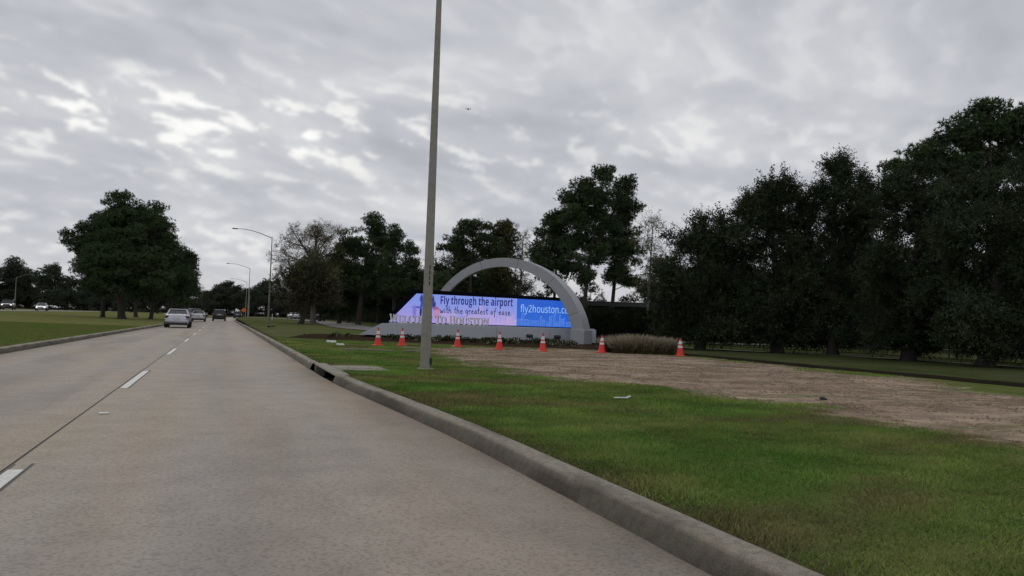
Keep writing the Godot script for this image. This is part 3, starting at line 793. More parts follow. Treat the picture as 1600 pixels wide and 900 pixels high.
		["oak", 31.45, -20.28, "dark oak just beyond the right edge of the frame", "dark trees on the right", .32, .95, 1, "oak", [[-.23, 7.05, -.09, 1.49], [-1.16, 5.78, -.43, 1.24], [.93, 5.85, .35, 1.49], [-.23, 4.07, -.09, 1.99], [-.93, 2.56, -.35, 1.49], [.93, 2.62, .35, 1.49], [-.58, 1.77, -.22, 1.33], [-.47, 1.7, -.17, 1.27], [.58, 1.86, .22, 1.39], [.47, 1.61, .17, 1.1]]],
		["pine", 48.47, -37.42, "tall spreading pine towering over the oaks at the right edge", "dark trees on the right", .3, 1, .95, "pine", [[-.4, 16.26, -.15, 1.21], [1.21, 15.88, .45, 1.29], [-2.02, 15.12, -.75, 1.21], [2.02, 15.05, .75, 1.03], [-3.23, 14.22, -1.2, 1.03], [-.81, 14.31, -.3, 1.55], [-4.44, 13.53, -1.65, .86], [-5.57, 12.72, -2.08, .6], [-6.45, 12.51, -2.41, .39], [-2.42, 12.96, -.9, 1.21], [.81, 13.29, .3, 1.72], [2.82, 13.36, 1.05, 1.46], [-4.03, 12.34, -1.5, .86], [-1.21, 11.92, -.45, 1.55]]],
		["oak", 47.2, -52.86, "dark filler tree glimpsed between the domed oak and the spired oak", "filler trees behind the dark oaks", .2, 1.5, 1, "oak", [[0, 7.79, 0, 2.19], [-1.54, 5.55, -.57, 2.19], [1.54, 5.66, .57, 2.19], [0, 3.42, 0, 2.4], [-2.05, 2.8, -.76, 1.86], [2.05, 2.94, .76, 1.86]]],
		["oak", 48.66, -48.04, "dark filler tree behind the gap right of the spired oak", "filler trees behind the dark oaks", .2, 1.5, 1, "oak", [[0, 7.54, 0, 2.05], [-1.44, 5.44, -.54, 2.05], [1.44, 5.54, .54, 2.05], [0, 3.44, 0, 2.26], [-1.92, 2.86, -.72, 1.75], [1.92, 2.99, .72, 1.75]]],
		["oak", 50.46, -43.09, "dark filler tree behind the fourth oak", "filler trees behind the dark oaks", .2, 1.5, 1, "oak", [[0, 7.31, 0, 1.92], [-1.35, 5.35, -.5, 1.92], [1.35, 5.44, .5, 1.92], [0, 3.47, 0, 2.11], [-1.8, 2.93, -.67, 1.63], [1.8, 3.06, .67, 1.63]]],
		["oak", 54.37, -39.49, "dark filler tree behind the oak at the right edge", "filler trees behind the dark oaks", .2, 1.5, 1, "oak", [[0, 7.3, 0, 1.85], [-1.3, 5.4, -.49, 1.85], [1.3, 5.5, .49, 1.85], [0, 3.6, 0, 2.04], [-1.74, 3.07, -.65, 1.58], [1.74, 3.19, .65, 1.58]]],
	]:
		tree(a[0], a[1], a[2], a[3], a[4], a[5], a[6], a[7], a[8], a[9])

func hedges():
	# clipped dark hedge behind the oaks, in lengths between gaps
	var runs := [[Vector2(24.6, -54.5), Vector2(30.6, -46.6), "dark hedge run behind the pale grass, before the low roofed building"], [Vector2(31, -47), Vector2(34.5, -40.2), "dark hedge run just right of the low roofed building"], [Vector2(34.7, -39.6), Vector2(35.2, -32), "dark hedge run behind the domed oak"], [Vector2(35.2, -31.3), Vector2(35.3, -24), "dark hedge run behind the fourth oak"], [Vector2(35.3, -23.2), Vector2(35.3, -11), "dark hedge run at the right edge of the frame"]]
	for r in runs:
		var a: Vector2 = r[0]; var b: Vector2 = r[1]
		var t := thing("hedge", r[2], "hedge", Vector3(a.x, rise(a.x, a.y), a.y), 0.0, "hedge behind the oaks")
		var s := Shape.new()
		var lists := []
		var tints := []
		var n := int((b - a).length() / 0.035)
		for k in n:
			var p := (b - a) * rng.randf()
			var q := Vector3(p.x, 0, p.y) + Vector3(rng.randf_range(-0.5, 0.5), rng.randf_range(0.35, 2.3), rng.randf_range(-0.5, 0.5))
			lists.append(Transform3D(Basis(rand_dir(), rng.randf() * TAU).scaled(Vector3.ONE * rng.randf_range(0.4, 0.62)), q))
			var tone := rng.randf_range(0.6, 1.1)
			tints.append(Color(0.028, 0.036, 0.018) * tone)
			if k % 40 == 0:
				s.tube([Vector3(q.x, -0.05, q.z), Vector3(q.x, q.y, q.z)], [0.04, 0.015], 4)
		part("stems", s, M.bark, t).set_meta("kind", "stuff")
		scatter("foliage", clumps["oak"][1], M.leaf, lists, tints, t)

func grass():
	# turf: small patches of mown blades, thinning with distance
	var kinds := []
	for variant in 2:
		var s := Shape.new()
		for k in 150:
			var p := Vector3(rng.randf_range(-0.16, 0.16), 0, rng.randf_range(-0.16, 0.16))
			var d := (Vector3.UP + rand_dir() * 0.75).normalized()
			d.y = absf(d.y)
			var tone := rng.randf_range(0.7, 1.3)
			var col := Color(0.92, 1.0, 0.8) * tone if rng.randf() < 0.88 else Color(2.2, 1.7, 1.6) * tone
			blade(s, p, d, rng.randf_range(0.022, 0.055), 0.0032 if variant == 0 else 0.004, col)
		kinds.append(s.mesh())
	var lists := [[], []]
	var tints := [[], []]
	var z := 1.0
	while z > -36.0:
		var step := 0.17 if z > -9.0 else (0.24 if z > -18.0 else 0.34)
		var x := kerb_x(z) + (0.38 if z > -9.0 else (0.46 if z > -18.0 else 0.6))
		var last := 17.5 if z < -16.0 else 13.0
		while x < last:
			var px := x + rng.randf_range(-0.08, 0.08)
			var pz := z + rng.randf_range(-0.08, 0.08)
			var d := dirt(px, pz) if px > 3.0 else 0.0
			var inside: bool = bed(px, pz) > -0.05 if z < -25.0 else false
			var slab: bool = px < 3.25 and z < -16.5 and z > -19.0
			if not inside and not slab and rng.randf() > d * 1.04:
				var n := wob.get_noise_2d(px * 7.0, pz * 7.0)
				var n2 := wob.get_noise_2d(px * 18.0 + 33.0, pz * 18.0)
				var c := Color(0.155, 0.28, 0.056).lerp(Color(0.265, 0.275, 0.095), clampf(0.4 + n * 0.9 + n2 * 0.6 + 0.25 * d, 0.0, 1.0))
				var n3 := wob.get_noise_2d(px * 5.0 + 600.0, pz * 9.0)
				c = c.lerp(Color(0.20, 0.155, 0.085), 0.75 * smoothstep(0.12, 0.42, n3)).lerp(Color(0.075, 0.16, 0.03), 0.6 * smoothstep(0.1, 0.4, -n3))
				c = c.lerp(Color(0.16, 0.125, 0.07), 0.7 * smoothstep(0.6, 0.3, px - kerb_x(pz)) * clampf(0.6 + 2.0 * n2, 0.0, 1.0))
				c = c * (1.0 + 0.55 * n2) * rng.randf_range(0.8, 1.2)
				var k := 0 if z > -10.0 else 1
				var sz := rng.randf_range(0.8, 1.25) * (1.0 if z > -9.0 else (1.35 if z > -18.0 else 1.9))
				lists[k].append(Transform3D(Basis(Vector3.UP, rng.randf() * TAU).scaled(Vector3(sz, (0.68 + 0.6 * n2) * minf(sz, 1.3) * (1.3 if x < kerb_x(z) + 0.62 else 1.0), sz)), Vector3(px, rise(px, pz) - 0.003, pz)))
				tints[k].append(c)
			x += step
		z -= step
	# the strip of median turf nearest the camera
	z = -12.0
	while z > -60.0:
		var x := median_x(z) - 0.62
		while x > -14.0:
			var px := x + rng.randf_range(-0.15, 0.15)
			var n := wob.get_noise_2d(px * 5.0, z * 5.0)
			lists[1].append(Transform3D(Basis(Vector3.UP, rng.randf() * TAU).scaled(Vector3(2.2, 1.2, 2.2)), Vector3(px, rise(px, z) - 0.003, z)))
			tints[1].append(Color(0.175, 0.235, 0.06).lerp(Color(0.23, 0.225, 0.09), clampf(0.4 + n, 0, 1)))
			x -= 0.42
		z -= 0.42
	for k in 2:
		scatter("grass", kinds[k], M.grass_blade, lists[k], tints[k])

func soil_bits():
	# clods, straw and dry stems lying on the bare soil
	var s := Shape.new()
	for k in 26:
		var p := Vector3(rng.randf_range(-0.25, 0.25), 0.006, rng.randf_range(-0.25, 0.25))
		var d := Vector3(rng.randf_range(-1, 1), rng.randf_range(-0.02, 0.12), rng.randf_range(-1, 1)).normalized()
		blade(s, p, d, rng.randf_range(0.05, 0.16), 0.004, Color(1, 1, 1) * rng.randf_range(0.7, 1.15))
	var straw := s.mesh()
	s = Shape.new()
	for k in 7:
		var p := Vector3(rng.randf_range(-0.2, 0.2), 0, rng.randf_range(-0.2, 0.2))
		var r := rng.randf_range(0.008, 0.022)
		var ring: Array[Vector3] = []
		for j in 5: ring.append(p + Vector3(cos(TAU * j / 5), 0, sin(TAU * j / 5)) * r * rng.randf_range(0.7, 1.3))
		var top := p + Vector3(rng.randf_range(-0.3, 0.3) * r, r * rng.randf_range(0.6, 1.1), 0)
		for j in 5: s.tri(ring[(j + 1) % 5], ring[j], top, Color(1, 1, 1) * rng.randf_range(0.75, 1.2))
	var clod := s.mesh()
	var a := []; var ac := []; var b := []; var bc := []
	for k in 3000:
		var x := rng.randf_range(5.0, 17.6)
		var z := rng.randf_range(-31.0, 2.0)
		var d := dirt(x, z)
		if d < 0.3: continue
		var n := wob.get_noise_2d(x * 9.0 + 200.0, z * 34.0 + 10.0)
		var at := Transform3D(Basis(Vector3.UP, rng.randf() * TAU).scaled(Vector3.ONE * rng.randf_range(0.7, 1.5)), Vector3(x, rise(x, z), z))
		if rng.randf() < 0.45 + n:
			a.append(at); ac.append(Color(0.46, 0.37, 0.275) * rng.randf_range(0.7, 1.1))
		else:
			b.append(at); bc.append(Color(0.32, 0.245, 0.19) * rng.randf_range(0.75, 1.1))
	scatter("straw", straw, M.grass_blade, a, ac)
	scatter("soil_clods", clod, M.soil, b, bc)

func woodland(label: String, pts: Array, spacing: float, size: float):      # pts: x, z, height; a far wood that reads as one mass
	var lists := [[], []]
	var tints := [[], []]
	for k in pts.size() - 1:
		var a: Vector3 = pts[k]; var b: Vector3 = pts[k + 1]
		var run := Vector2(b.x - a.x, b.z - a.z)
		var side := Vector2(-run.y, run.x).normalized()
		var n := int(run.length() * (a.y + b.y) * 0.5 / (spacing * spacing))
		for m in n:
			var f := rng.randf()
			var p := Vector2(a.x, a.z) + run * f + side * rng.randf_range(-5.0, 5.0)
			var top := lerpf(a.y, b.y, f) * (1.0 + 0.9 * wob.get_noise_2d(p.x * 5.0, p.y * 5.0))
			var y := rise(p.x, p.y) + 0.4 + (top - 0.4) * pow(rng.randf(), 1.25) - 0.5
			lists[m % 2].append(Transform3D(Basis(Vector3.UP, rng.randf() * TAU).scaled(Vector3.ONE * size * rng.randf_range(0.6, 1.25)), Vector3(p.x, y, p.y)))
			tints[m % 2].append(Color(0.085, 0.085, 0.07) * rng.randf_range(0.65, 1.25))  # brownish understory, its colour lightened to paint in haze
	var t := thing("woodland", label, "woodland")
	t.set_meta("kind", "stuff")
	scatter("foliage", clumps["oak"][0], M.leaf, lists[0], tints[0], t)
	scatter("foliage", clumps["pine"][1], M.leaf, lists[1], tints[1], t)

# ---------------------------------------------------------------- the arch sign
func screen_picture() -> ImageTexture:
	var w := 1024
	var h := 164
	var im := Image.create(w, h, false, Image.FORMAT_RGB8)
	var f := FastNoiseLite.new()
	f.seed = 3; f.frequency = 0.02; f.fractal_octaves = 3
	var seam := 0.659                      # lavender advert on the left, blue panel on the right
	for x in w:
		for y in h:
			var u := float(x) / w
			var v := float(y) / h
			var c: Color
			if u < seam:
				c = Color(0.53, 0.62, 0.96).lerp(Color(0.72, 0.66, 0.93), clampf(v * 1.25 - 0.25 + 0.2 * f.get_noise_2d(x, y), 0, 1))
				c = c.lerp(Color(0.62, 0.55, 0.90), clampf(0.35 - u, 0, 1) * 1.2 * v)
			else:
				c = Color(0.13, 0.38, 0.86).lerp(Color(0.16, 0.43, 0.88), v + 0.4 * f.get_noise_2d(x, y))
			im.set_pixel(x, y, c)
	var r := RandomNumberGenerator.new()
	r.seed = 21
	# printed city outline along the bottom of both halves, in thin broken strokes
	var x := int(w * 0.25)
	while x < w:
		var bw := r.randi_range(7, 20)
		var u := float(x) / w
		var tall := int(h * r.randf_range(0.2, 0.52) * (1.3 if u > 0.42 and u < 0.6 else 0.9))
		var c := Color(0.98, 0.78, 0.86) if u < seam else Color(0.62, 0.75, 1.0)
		for yy in range(h - tall, h - 3, 1):
			for xx in range(x, mini(x + bw, w)):
				var edge := yy == h - tall or xx == x
				var win := (yy % 7 < 3) and ((xx - x) % 5 < 3) and r.randf() < 0.75
				if edge or win:
					im.set_pixel(xx, yy, im.get_pixel(xx, yy).lerp(c, 0.85))
		x += bw + r.randi_range(1, 6)
	# hovering aerial performers in blue and red, printed beside the near end
	for q in [[0.165, 0.18, 10, 26, Color(0.10, 0.16, 0.55)], [0.172, 0.36, 13, 34, Color(0.13, 0.24, 0.68)], [0.163, 0.62, 7, 44, Color(0.08, 0.09, 0.35)], [0.222, 0.2, 10, 24, Color(0.09, 0.12, 0.45)], [0.228, 0.36, 13, 24, Color(0.12, 0.16, 0.5)], [0.242, 0.50, 18, 12, Color(0.62, 0.25, 0.45)], [0.15, 0.47, 40, 7, Color(0.28, 0.36, 0.75)], [0.13, 0.62, 12, 40, Color(0.5, 0.47, 0.84)], [0.245, 0.68, 18, 34, Color(0.82, 0.55, 0.68)]]:
		var cx := int(q[0] * w); var cy := int(q[1] * h)
		for dx in range(-q[2], q[2] + 1):
			for dy in range(-q[3], q[3] + 1):
				var e := pow(float(dx) / q[2], 2) + pow(float(dy) / q[3], 2) + 0.9 * f.get_noise_2d((cx + dx) * 9.0, (cy + dy) * 9.0)
				if e < 0.85 and cy + dy > 0 and cy + dy < h: im.set_pixel(cx + dx, cy + dy, q[4].lerp(im.get_pixel(cx + dx, cy + dy), clampf(e - 0.2, 0, 0.6)))
	for y in h: im.set_pixel(int(w * seam), y, Color(0.75, 0.85, 1.0))
	return ImageTexture.create_from_image(im)

const STROKES := {
	"w": [0.62, [[0.0, 0.5], [0.1, 0.05], [0.2, 0.02], [0.3, 0.4], [0.36, 0.04], [0.46, 0.03], [0.56, 0.5]]],
	"i": [0.26, [[0.06, 0.48], [0.08, 0.08], [0.2, 0.04]], [[0.07, 0.66], [0.1, 0.7]]],
	"t": [0.36, [[0.16, 0.92], [0.14, 0.1], [0.3, 0.04]], [[0.0, 0.56], [0.34, 0.6]]],
	"h": [0.5, [[0.08, 1.0], [0.04, 0.0]], [[0.06, 0.3], [0.22, 0.5], [0.34, 0.4], [0.34, 0.06], [0.46, 0.04]]],
	"e": [0.44, [[0.04, 0.24], [0.34, 0.32], [0.24, 0.5], [0.06, 0.34], [0.1, 0.06], [0.24, 0.0], [0.4, 0.1]]],
	"g": [0.48, [[0.36, 0.46], [0.14, 0.48], [0.05, 0.24], [0.18, 0.06], [0.34, 0.24], [0.37, 0.46], [0.32, -0.28], [0.12, -0.34]]],
	"r": [0.38, [[0.06, 0.48], [0.08, 0.0]], [[0.08, 0.26], [0.2, 0.48], [0.34, 0.44]]],
	"a": [0.48, [[0.36, 0.46], [0.16, 0.48], [0.05, 0.22], [0.16, 0.02], [0.32, 0.2], [0.36, 0.46], [0.36, 0.08], [0.46, 0.04]]],
	"s": [0.4, [[0.32, 0.46], [0.12, 0.44], [0.12, 0.3], [0.3, 0.18], [0.24, 0.02], [0.04, 0.04]]],
	"o": [0.46, [[0.22, 0.48], [0.06, 0.3], [0.12, 0.04], [0.3, 0.06], [0.36, 0.34], [0.22, 0.48]]],
	"f": [0.4, [[0.4, 0.94], [0.24, 0.9], [0.18, 0.5], [0.12, -0.36]], [[0.02, 0.5], [0.34, 0.54]]],
	".": [0.2, [[0.04, 0.02], [0.1, 0.03]]], " ": [0.3]}

func text(called: String, words: String, font: String, weight: int, cap: float, o: Vector3, width: float, deep: float, material: Material, parent: Node) -> MeshInstance3D:
	var f := SystemFont.new()
	f.font_names = PackedStringArray([font])
	f.font_weight = weight
	var t := TextMesh.new()
	t.font = f
	t.text = words
	t.font_size = 64
	t.pixel_size = cap / 46.0
	t.depth = deep
	t.horizontal_alignment = HORIZONTAL_ALIGNMENT_LEFT
	t.vertical_alignment = VERTICAL_ALIGNMENT_BOTTOM
	t.curve_step = 1.0
	var b := t.get_aabb()
	var m := part(called, t, material, parent)
	var sx := width / b.size.x if width > 0.0 else 1.0
	m.scale = Vector3(sx, 1, 1)
	m.position = o - Vector3(b.position.x * sx, b.position.y, 0.0)
	return m

func arch_sign():
	var t := thing("arch_sign", "large grey welcome sign with lit video screen and sweeping arch", "sign", Vector3(12.2, 0.0, -37.3), atan2(-0.3256, 0.9455))
	# recessed plinth with its shadow gap coloured in near-black, body with a raking left end, thin upper tier
	var s := Shape.new()
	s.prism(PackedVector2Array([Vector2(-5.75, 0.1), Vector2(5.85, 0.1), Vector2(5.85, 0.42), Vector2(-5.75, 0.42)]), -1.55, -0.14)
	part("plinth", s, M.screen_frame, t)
	s = Shape.new()
	s.prism(PackedVector2Array([Vector2(-6.05, 0.40), Vector2(5.95, 0.36), Vector2(5.95, 1.0), Vector2(-4.92, 1.0)]), -1.7, 0.0)
	var body := part("base", s, M.sign_panel, t)
	for x in [-2.6, 0.9, 3.6]:             # joints between the cladding panels
		var j := Shape.new()
		j.box(Vector3(x, 0.69, 0.001), Vector3(0.012, 0.60, 0.006))
		part("panel_joint", j, M.dark_plastic, body)
	s = Shape.new()
	s.prism(PackedVector2Array([Vector2(-4.6, 1.0), Vector2(5.9, 1.0), Vector2(5.9, 1.055), Vector2(-4.55, 1.055)]), -1.65, -0.06)
	part("upper_tier", s, M.sign_panel, t)
	# screen housing and the lit face
	s = Shape.new()
	s.prism(PackedVector2Array([Vector2(-4.98, 1.055), Vector2(5.35, 1.055), Vector2(4.62, 2.60), Vector2(-3.42, 2.79)]), -0.95, -0.43)
	var housing := part("screen_housing", s, M.screen_frame, t)
	var m := mat("screen_picture", Color(0.02, 0.02, 0.02), 0.35)
	m.emission_enabled = true
	m.emission_texture = screen_picture()
	m.emission = Color.WHITE
	m.emission_operator = BaseMaterial3D.EMISSION_OP_MULTIPLY
	m.emission_energy_multiplier = 0.80
	var poly := PackedVector2Array([Vector2(-4.62, 1.10), Vector2(5.26, 1.09), Vector2(4.60, 2.44), Vector2(-3.26, 2.575)])
	s = Shape.new()
	var ids := []
	for p in poly: ids.append(s.put(Vector3(p.x, p.y, -0.425), Vector3.BACK, Color.WHITE, Vector2((p.x + 4.62) / 9.88, 1.0 - (p.y - 1.09) / 1.49)))
	s.i.append_array([ids[0], ids[2], ids[1], ids[0], ids[3], ids[2]])
	var face := part("screen", s, m, housing)
	var navy := mat("screen_navy", Color(0.004, 0.004, 0.01), 0.4)
	navy.emission_enabled = true; navy.emission = Color(0.08, 0.10, 0.46); navy.emission_energy_multiplier = 0.8
	var ink := mat("screen_ink", Color(0.004, 0.004, 0.01), 0.4)
	ink.emission_enabled = true; ink.emission = Color(0.13, 0.17, 0.34); ink.emission_energy_multiplier = 0.8
	var pale := mat("screen_pale", Color(0.02, 0.02, 0.02), 0.4)
	pale.emission_enabled = true; pale.emission = Color(0.62, 0.80, 1.0); pale.emission_energy_multiplier = 0.85
	text("screen_text", "Fly through the airport", "Droid Sans", 700, 0.40, Vector3(-2.02, 1.94, -0.417), 3.70, 0.008, navy, housing)
	text("screen_text", "fly2houston.com", "Droid Sans", 400, 0.37, Vector3(2.08, 1.68, -0.417), 2.78, 0.008, pale, housing)
	# the handwritten line
	s = Shape.new()
	var words := "with the greatest of ease."
	var total := 0.0
	for ch in words: total += STROKES[ch][0] + 0.06
	var sx := 3.70 / total
	var x := -2.03
	for ch in words:
		if ch == " ":
			part("handwriting", s, ink, housing)
			s = Shape.new()
		for k in range(1, STROKES[ch].size()):
			var pts: Array = STROKES[ch][k]
			for q in pts.size() - 1:
				var a := Vector3(x + pts[q][0] * sx, 1.62 + pts[q][1] * 0.36, -0.418)
				var b := Vector3(x + pts[q + 1][0] * sx, 1.62 + pts[q + 1][1] * 0.36, -0.418)
				var d := (b - a).normalized()
				var side := Vector3(-d.y, d.x, 0) * 0.017
				a -= d * 0.010; b += d * 0.010
				a.z += 0.0004 * (q % 2); b.z = a.z
				s.quad(a - side, b - side, b + side, a + side)
		x += (STROKES[ch][0] + 0.06) * sx
	part("handwriting", s, ink, housing)
	# raised letters along the front of the upper tier
	x = -4.56
	var big := true
	for ch in "WELCOME TO HOUSTON":
		if ch == " ":
			x += 0.13; big = true
			continue
		var cap := 0.43 if big else 0.37
		var wdt: float = {"W": 0.42, "M": 0.40, "E": 0.26, "L": 0.25, "I": 0.14, "T": 0.28, "S": 0.24}.get(ch, 0.31) * (1.0 if big else 0.93)
		var l := text("letter", ch, "Droid Serif", 700, cap, Vector3(x, 1.058, -0.13), wdt, 0.05, M.letter_metal, t)
		var back := text("letter_shade_copy", ch, "Droid Serif", 700, cap, Vector3.ZERO, wdt, 0.05, M.letter_shade, l)  # dark offset copy that paints in the shaded side of the letter
		back.position = Vector3(0.024, -0.003, -0.045); back.scale = Vector3.ONE
		x += wdt + 0.012
		big = false
	# the arch: an elliptic band that starts before the screen on the right and lands behind it on the left
	var holder := Node3D.new()
	holder.name = "arch"
	t.add_child(holder)
	holder.position = Vector3(1.33, 0.2, -1.3)
	holder.rotation.y = deg_to_rad(-26.9)
	s = Shape.new()
	var outer := []
	var inner := []
	var back := []                          # the band is deep at the right foot and thins towards the far end
	for k in 65:
		var q := PI * k / 64.0
		var th := lerpf(0.60, 0.40, k / 64.0)
		outer.append(Vector2(cos(q) * 4.60, sin(q) * 4.40))
		inner.append(Vector2(cos(q) * (4.60 - th), sin(q) * (4.40 - th * 0.92)))
		back.append(0.5 - lerpf(1.05, 0.16, smoothstep(0.05, 0.8, k / 64.0)))
	for k in 64:
		for front in [true, false]:
			var z0: float = 0.5 if front else back[k]
			var z1: float = 0.5 if front else back[k + 1]
			var a := Vector3(outer[k].x, outer[k].y, z0); var b := Vector3(outer[k + 1].x, outer[k + 1].y, z1)
			var d := Vector3(inner[k + 1].x, inner[k + 1].y, z1); var e := Vector3(inner[k].x, inner[k].y, z0)
			if front: s.quad(a, b, d, e)
			else: s.quad(e, d, b, a)
		for side in 2:
			var c: Array = outer if side == 0 else inner
			var n0 := Vector3(c[k].x, c[k].y, 0).normalized() * (1.0 if side == 0 else -1.0)
			var n1 := Vector3(c[k + 1].x, c[k + 1].y, 0).normalized() * (1.0 if side == 0 else -1.0)
			var i0 := s.put(Vector3(c[k].x, c[k].y, 0.5), n0, Color.WHITE); s.put(Vector3(c[k].x, c[k].y, back[k]), n0, Color.WHITE)
			s.put(Vector3(c[k + 1].x, c[k + 1].y, back[k + 1]), n1, Color.WHITE); s.put(Vector3(c[k + 1].x, c[k + 1].y, 0.5), n1, Color.WHITE)
			if side == 0: s.i.append_array([i0, i0 + 2, i0 + 1, i0, i0 + 3, i0 + 2])
			else: s.i.append_array([i0, i0 + 1, i0 + 2, i0, i0 + 2, i0 + 3])
	var arc := part("arch_band", s, M.arch_panel, holder)
	for k in [8, 18, 28, 38, 48]:           # joints between the arch segments
		var a2: Vector2 = (outer[k] + inner[k]) * 0.5
		var l2: Vector2 = outer[k] - inner[k]
		var jt := Shape.new()
		jt.box(Vector3(a2.x, a2.y, 0.5), Vector3(l2.length() * 0.995, 0.014, 0.006), 0.0, Basis(Vector3.BACK, l2.angle()))
		part("panel_joint", jt, M.dark_plastic, arc)
	s = Shape.new()
	s.box(Vector3(4.27, 0.38, 0.05), Vector3(0.74, 0.86, 1.16), 0.02)
	part("pedestal", s, M.arch_panel, holder)
	s = Shape.new()
	s.box(Vector3(-4.27, 0.38, 0.0), Vector3(0.74, 0.86, 1.16), 0.02)
	part("pedestal", s, M.arch_panel, holder)

# ---------------------------------------------------------------- street furniture
func make_cone() -> Node3D:
	var t := thing("traffic_cone", "orange traffic cone with two white bands, leftmost by the sign's sloping end", "traffic cone", Vector3.ZERO, 0.0, "orange cones along the bed's front edge")
	var s := Shape.new()
	s.box(Vector3(0, 0.02, 0), Vector3(0.38, 0.04, 0.38), 0.012)
	part("base", s, M.cone_plastic, t)
	s = Shape.new()
	s.lathe([[0.16, 0.04], [0.148, 0.06], [0.137, 0.12], [0.030, 0.70], [0.018, 0.71], [0.0, 0.71]], 20)
	part("cone_body", s, M.cone_plastic, t)
	for q in [[0.34, 0.42], [0.48, 0.61]]:
		s = Shape.new()
		var r0 := lerpf(0.137, 0.030, (q[0] - 0.12) / 0.58) + 0.003
		var r1 := lerpf(0.137, 0.030, (q[1] - 0.12) / 0.58) + 0.003
		s.lathe([[r0 - 0.003, q[0]], [r0, q[0]], [r1, q[1]], [r1 - 0.003, q[1]]], 20)
		part("reflective_band", s, M.cone_band, t)
	s = Shape.new()
	s.lathe([[0.033, 0.695], [0.030, 0.735], [0.0, 0.742]], 12)
	part("tip", s, M.cone_tip, t)
	return t

func cones():
	var c := make_cone()
	var spots := [[5.99, -31.5, ""], [7.1, -32.0, "orange traffic cone second from the left, just left of the grey pole"], [9.49, -31.9, "orange traffic cone just right of the grey pole, below the screen's handwriting"], [10.72, -30.0, "orange traffic cone below the seam between lavender and blue screen"], [12.19, -28.9, "orange traffic cone below the web address, before the arch foot"], [14.6, -28.4, "orange traffic cone between the arch foot and the pale tall grass"], [17.1, -26.5, "rightmost orange traffic cone, alone on the lawn edge beyond the tall grass"]]
	for k in spots.size():
		var at := Vector3(spots[k][0], rise(spots[k][0], spots[k][1]), spots[k][1])
		if k == 0:
			c.position = at
			c.rotation.y = 0.3
		else:
			again(c, at, 0.3 + k * 0.7, spots[k][2])

func street_lamp(x: float, z: float, h: float, label: String, arm_dir: float, reach := 4.3):
	var t := thing("street_lamp", label, "street lamp", Vector3(x, rise(x, z) - 0.02, z), 0.0, "grey street lamps")
	var s := Shape.new()
	s.lathe([[0.125, 0.0], [0.122, 0.05], [0.047, h], [0.0, h + 0.03]], 12)
	part("pole", s, M.lamp_pole, t)
	s = Shape.new()
	s.lathe([[0.21, 0.0], [0.21, 0.03], [0.15, 0.05]], 12)
	part("base_plate", s, M.lamp_pole, t)
	s = Shape.new()
	s.box(Vector3(0.105, 0.2, 0.055), Vector3(0.05, 0.16, 0.09), 0.012)
	part("access_hatch", s, M.dark_plastic, t)
	s = Shape.new()
	for q in [[2.32, 0.11], [2.20, 0.11], [2.08, 0.11], [1.96, 0.11]]:
		s.box(Vector3(0.0, q[0], 0.108), Vector3(0.022, 0.08, 0.012), 0.001)
	part("number_plate", s, M.dark_plastic, t)
	s = Shape.new()
	var path := []
	var radii := []
	for k in 9:
		var f := k / 8.0
		path.append(Vector3(arm_dir * reach * f, h - 0.15 + 0.95 * sin(f * PI * 0.55), 0))
		radii.append(lerpf(0.05, 0.032, f))
	s.tube(path, radii, 8)
	part("arm", s, M.lamp_metal, t)
	var tip: Vector3 = path[8]
	s = Shape.new()
	s.box(tip + Vector3(arm_dir * 0.28, 0.0, 0), Vector3(0.72, 0.13, 0.28), 0.045)
	var head := part("lamp_head", s, M.lamp_metal, t)
	s = Shape.new()
	s.box(tip + Vector3(arm_dir * 0.34, -0.075, 0), Vector3(0.38, 0.03, 0.2), 0.01)
	part("lens", s, M.lens, head)

func storm_drain():
	var t := thing("storm_drain", "concrete storm drain with a dark opening in the right kerb", "storm drain", Vector3(2.08, 0, -16.8))
	var s := Shape.new()
	var o := Vector3(-2.08, 0, 16.8)
	# throat: back wall, floor and ends, sunk behind the kerb line
	s.box(Vector3(0.62, -0.06, 0), Vector3(0.1, 0.36, 3.7))
	s.box(Vector3(0.30, -0.21, 0), Vector3(0.56, 0.06, 3.7))
	part("throat", s, M.joint_seal, t)
	for e in [-1.0, 1.0]:
		s = Shape.new()
		s.box(Vector3(0.125, 0.0, e * 1.79), Vector3(0.25, 0.31, 0.10), 0.02)
		part("end_block", s, M.pale_concrete, t)
	s = Shape.new()
	s.box(Vector3(0.125, 0.130, 0), Vector3(0.27, 0.055, 3.62), 0.02)
	part("lintel", s, M.pale_concrete, t)
	s = Shape.new()
	s.box(Vector3(0.80, 0.112, -0.35), Vector3(1.06, 0.075, 1.5), 0.02)
	part("inlet_slab", s, M.pale_concrete, t)
	s = Shape.new()
	s.box(Vector3(0.8, 0.152, -0.35), Vector3(0.5, 0.014, 0.6), 0.004)
	part("cover", s, M.kerb_concrete, t)

# ---------------------------------------------------------------- vehicles
func ring(s: Shape, z: float, w: float, lo: float, sill: float, mid: float, belt: float, crown: float) -> int:
	var first := s.v.size()
	for q in [[0.72, lo], [0.93, sill], [1.0, mid], [0.965, belt - 0.05], [0.90, belt], [0.5, belt + crown], [0.0, belt + crown * 1.3]]:
		s.put(Vector3(q[0] * w, q[1], z), Vector3.UP, Color.WHITE)
	for q in [[-0.5, belt + crown], [-0.90, belt], [-0.965, belt - 0.05], [-1.0, mid], [-0.93, sill], [-0.72, lo]]:
		s.put(Vector3(q[0] * w, q[1], z), Vector3.UP, Color.WHITE)
	return first

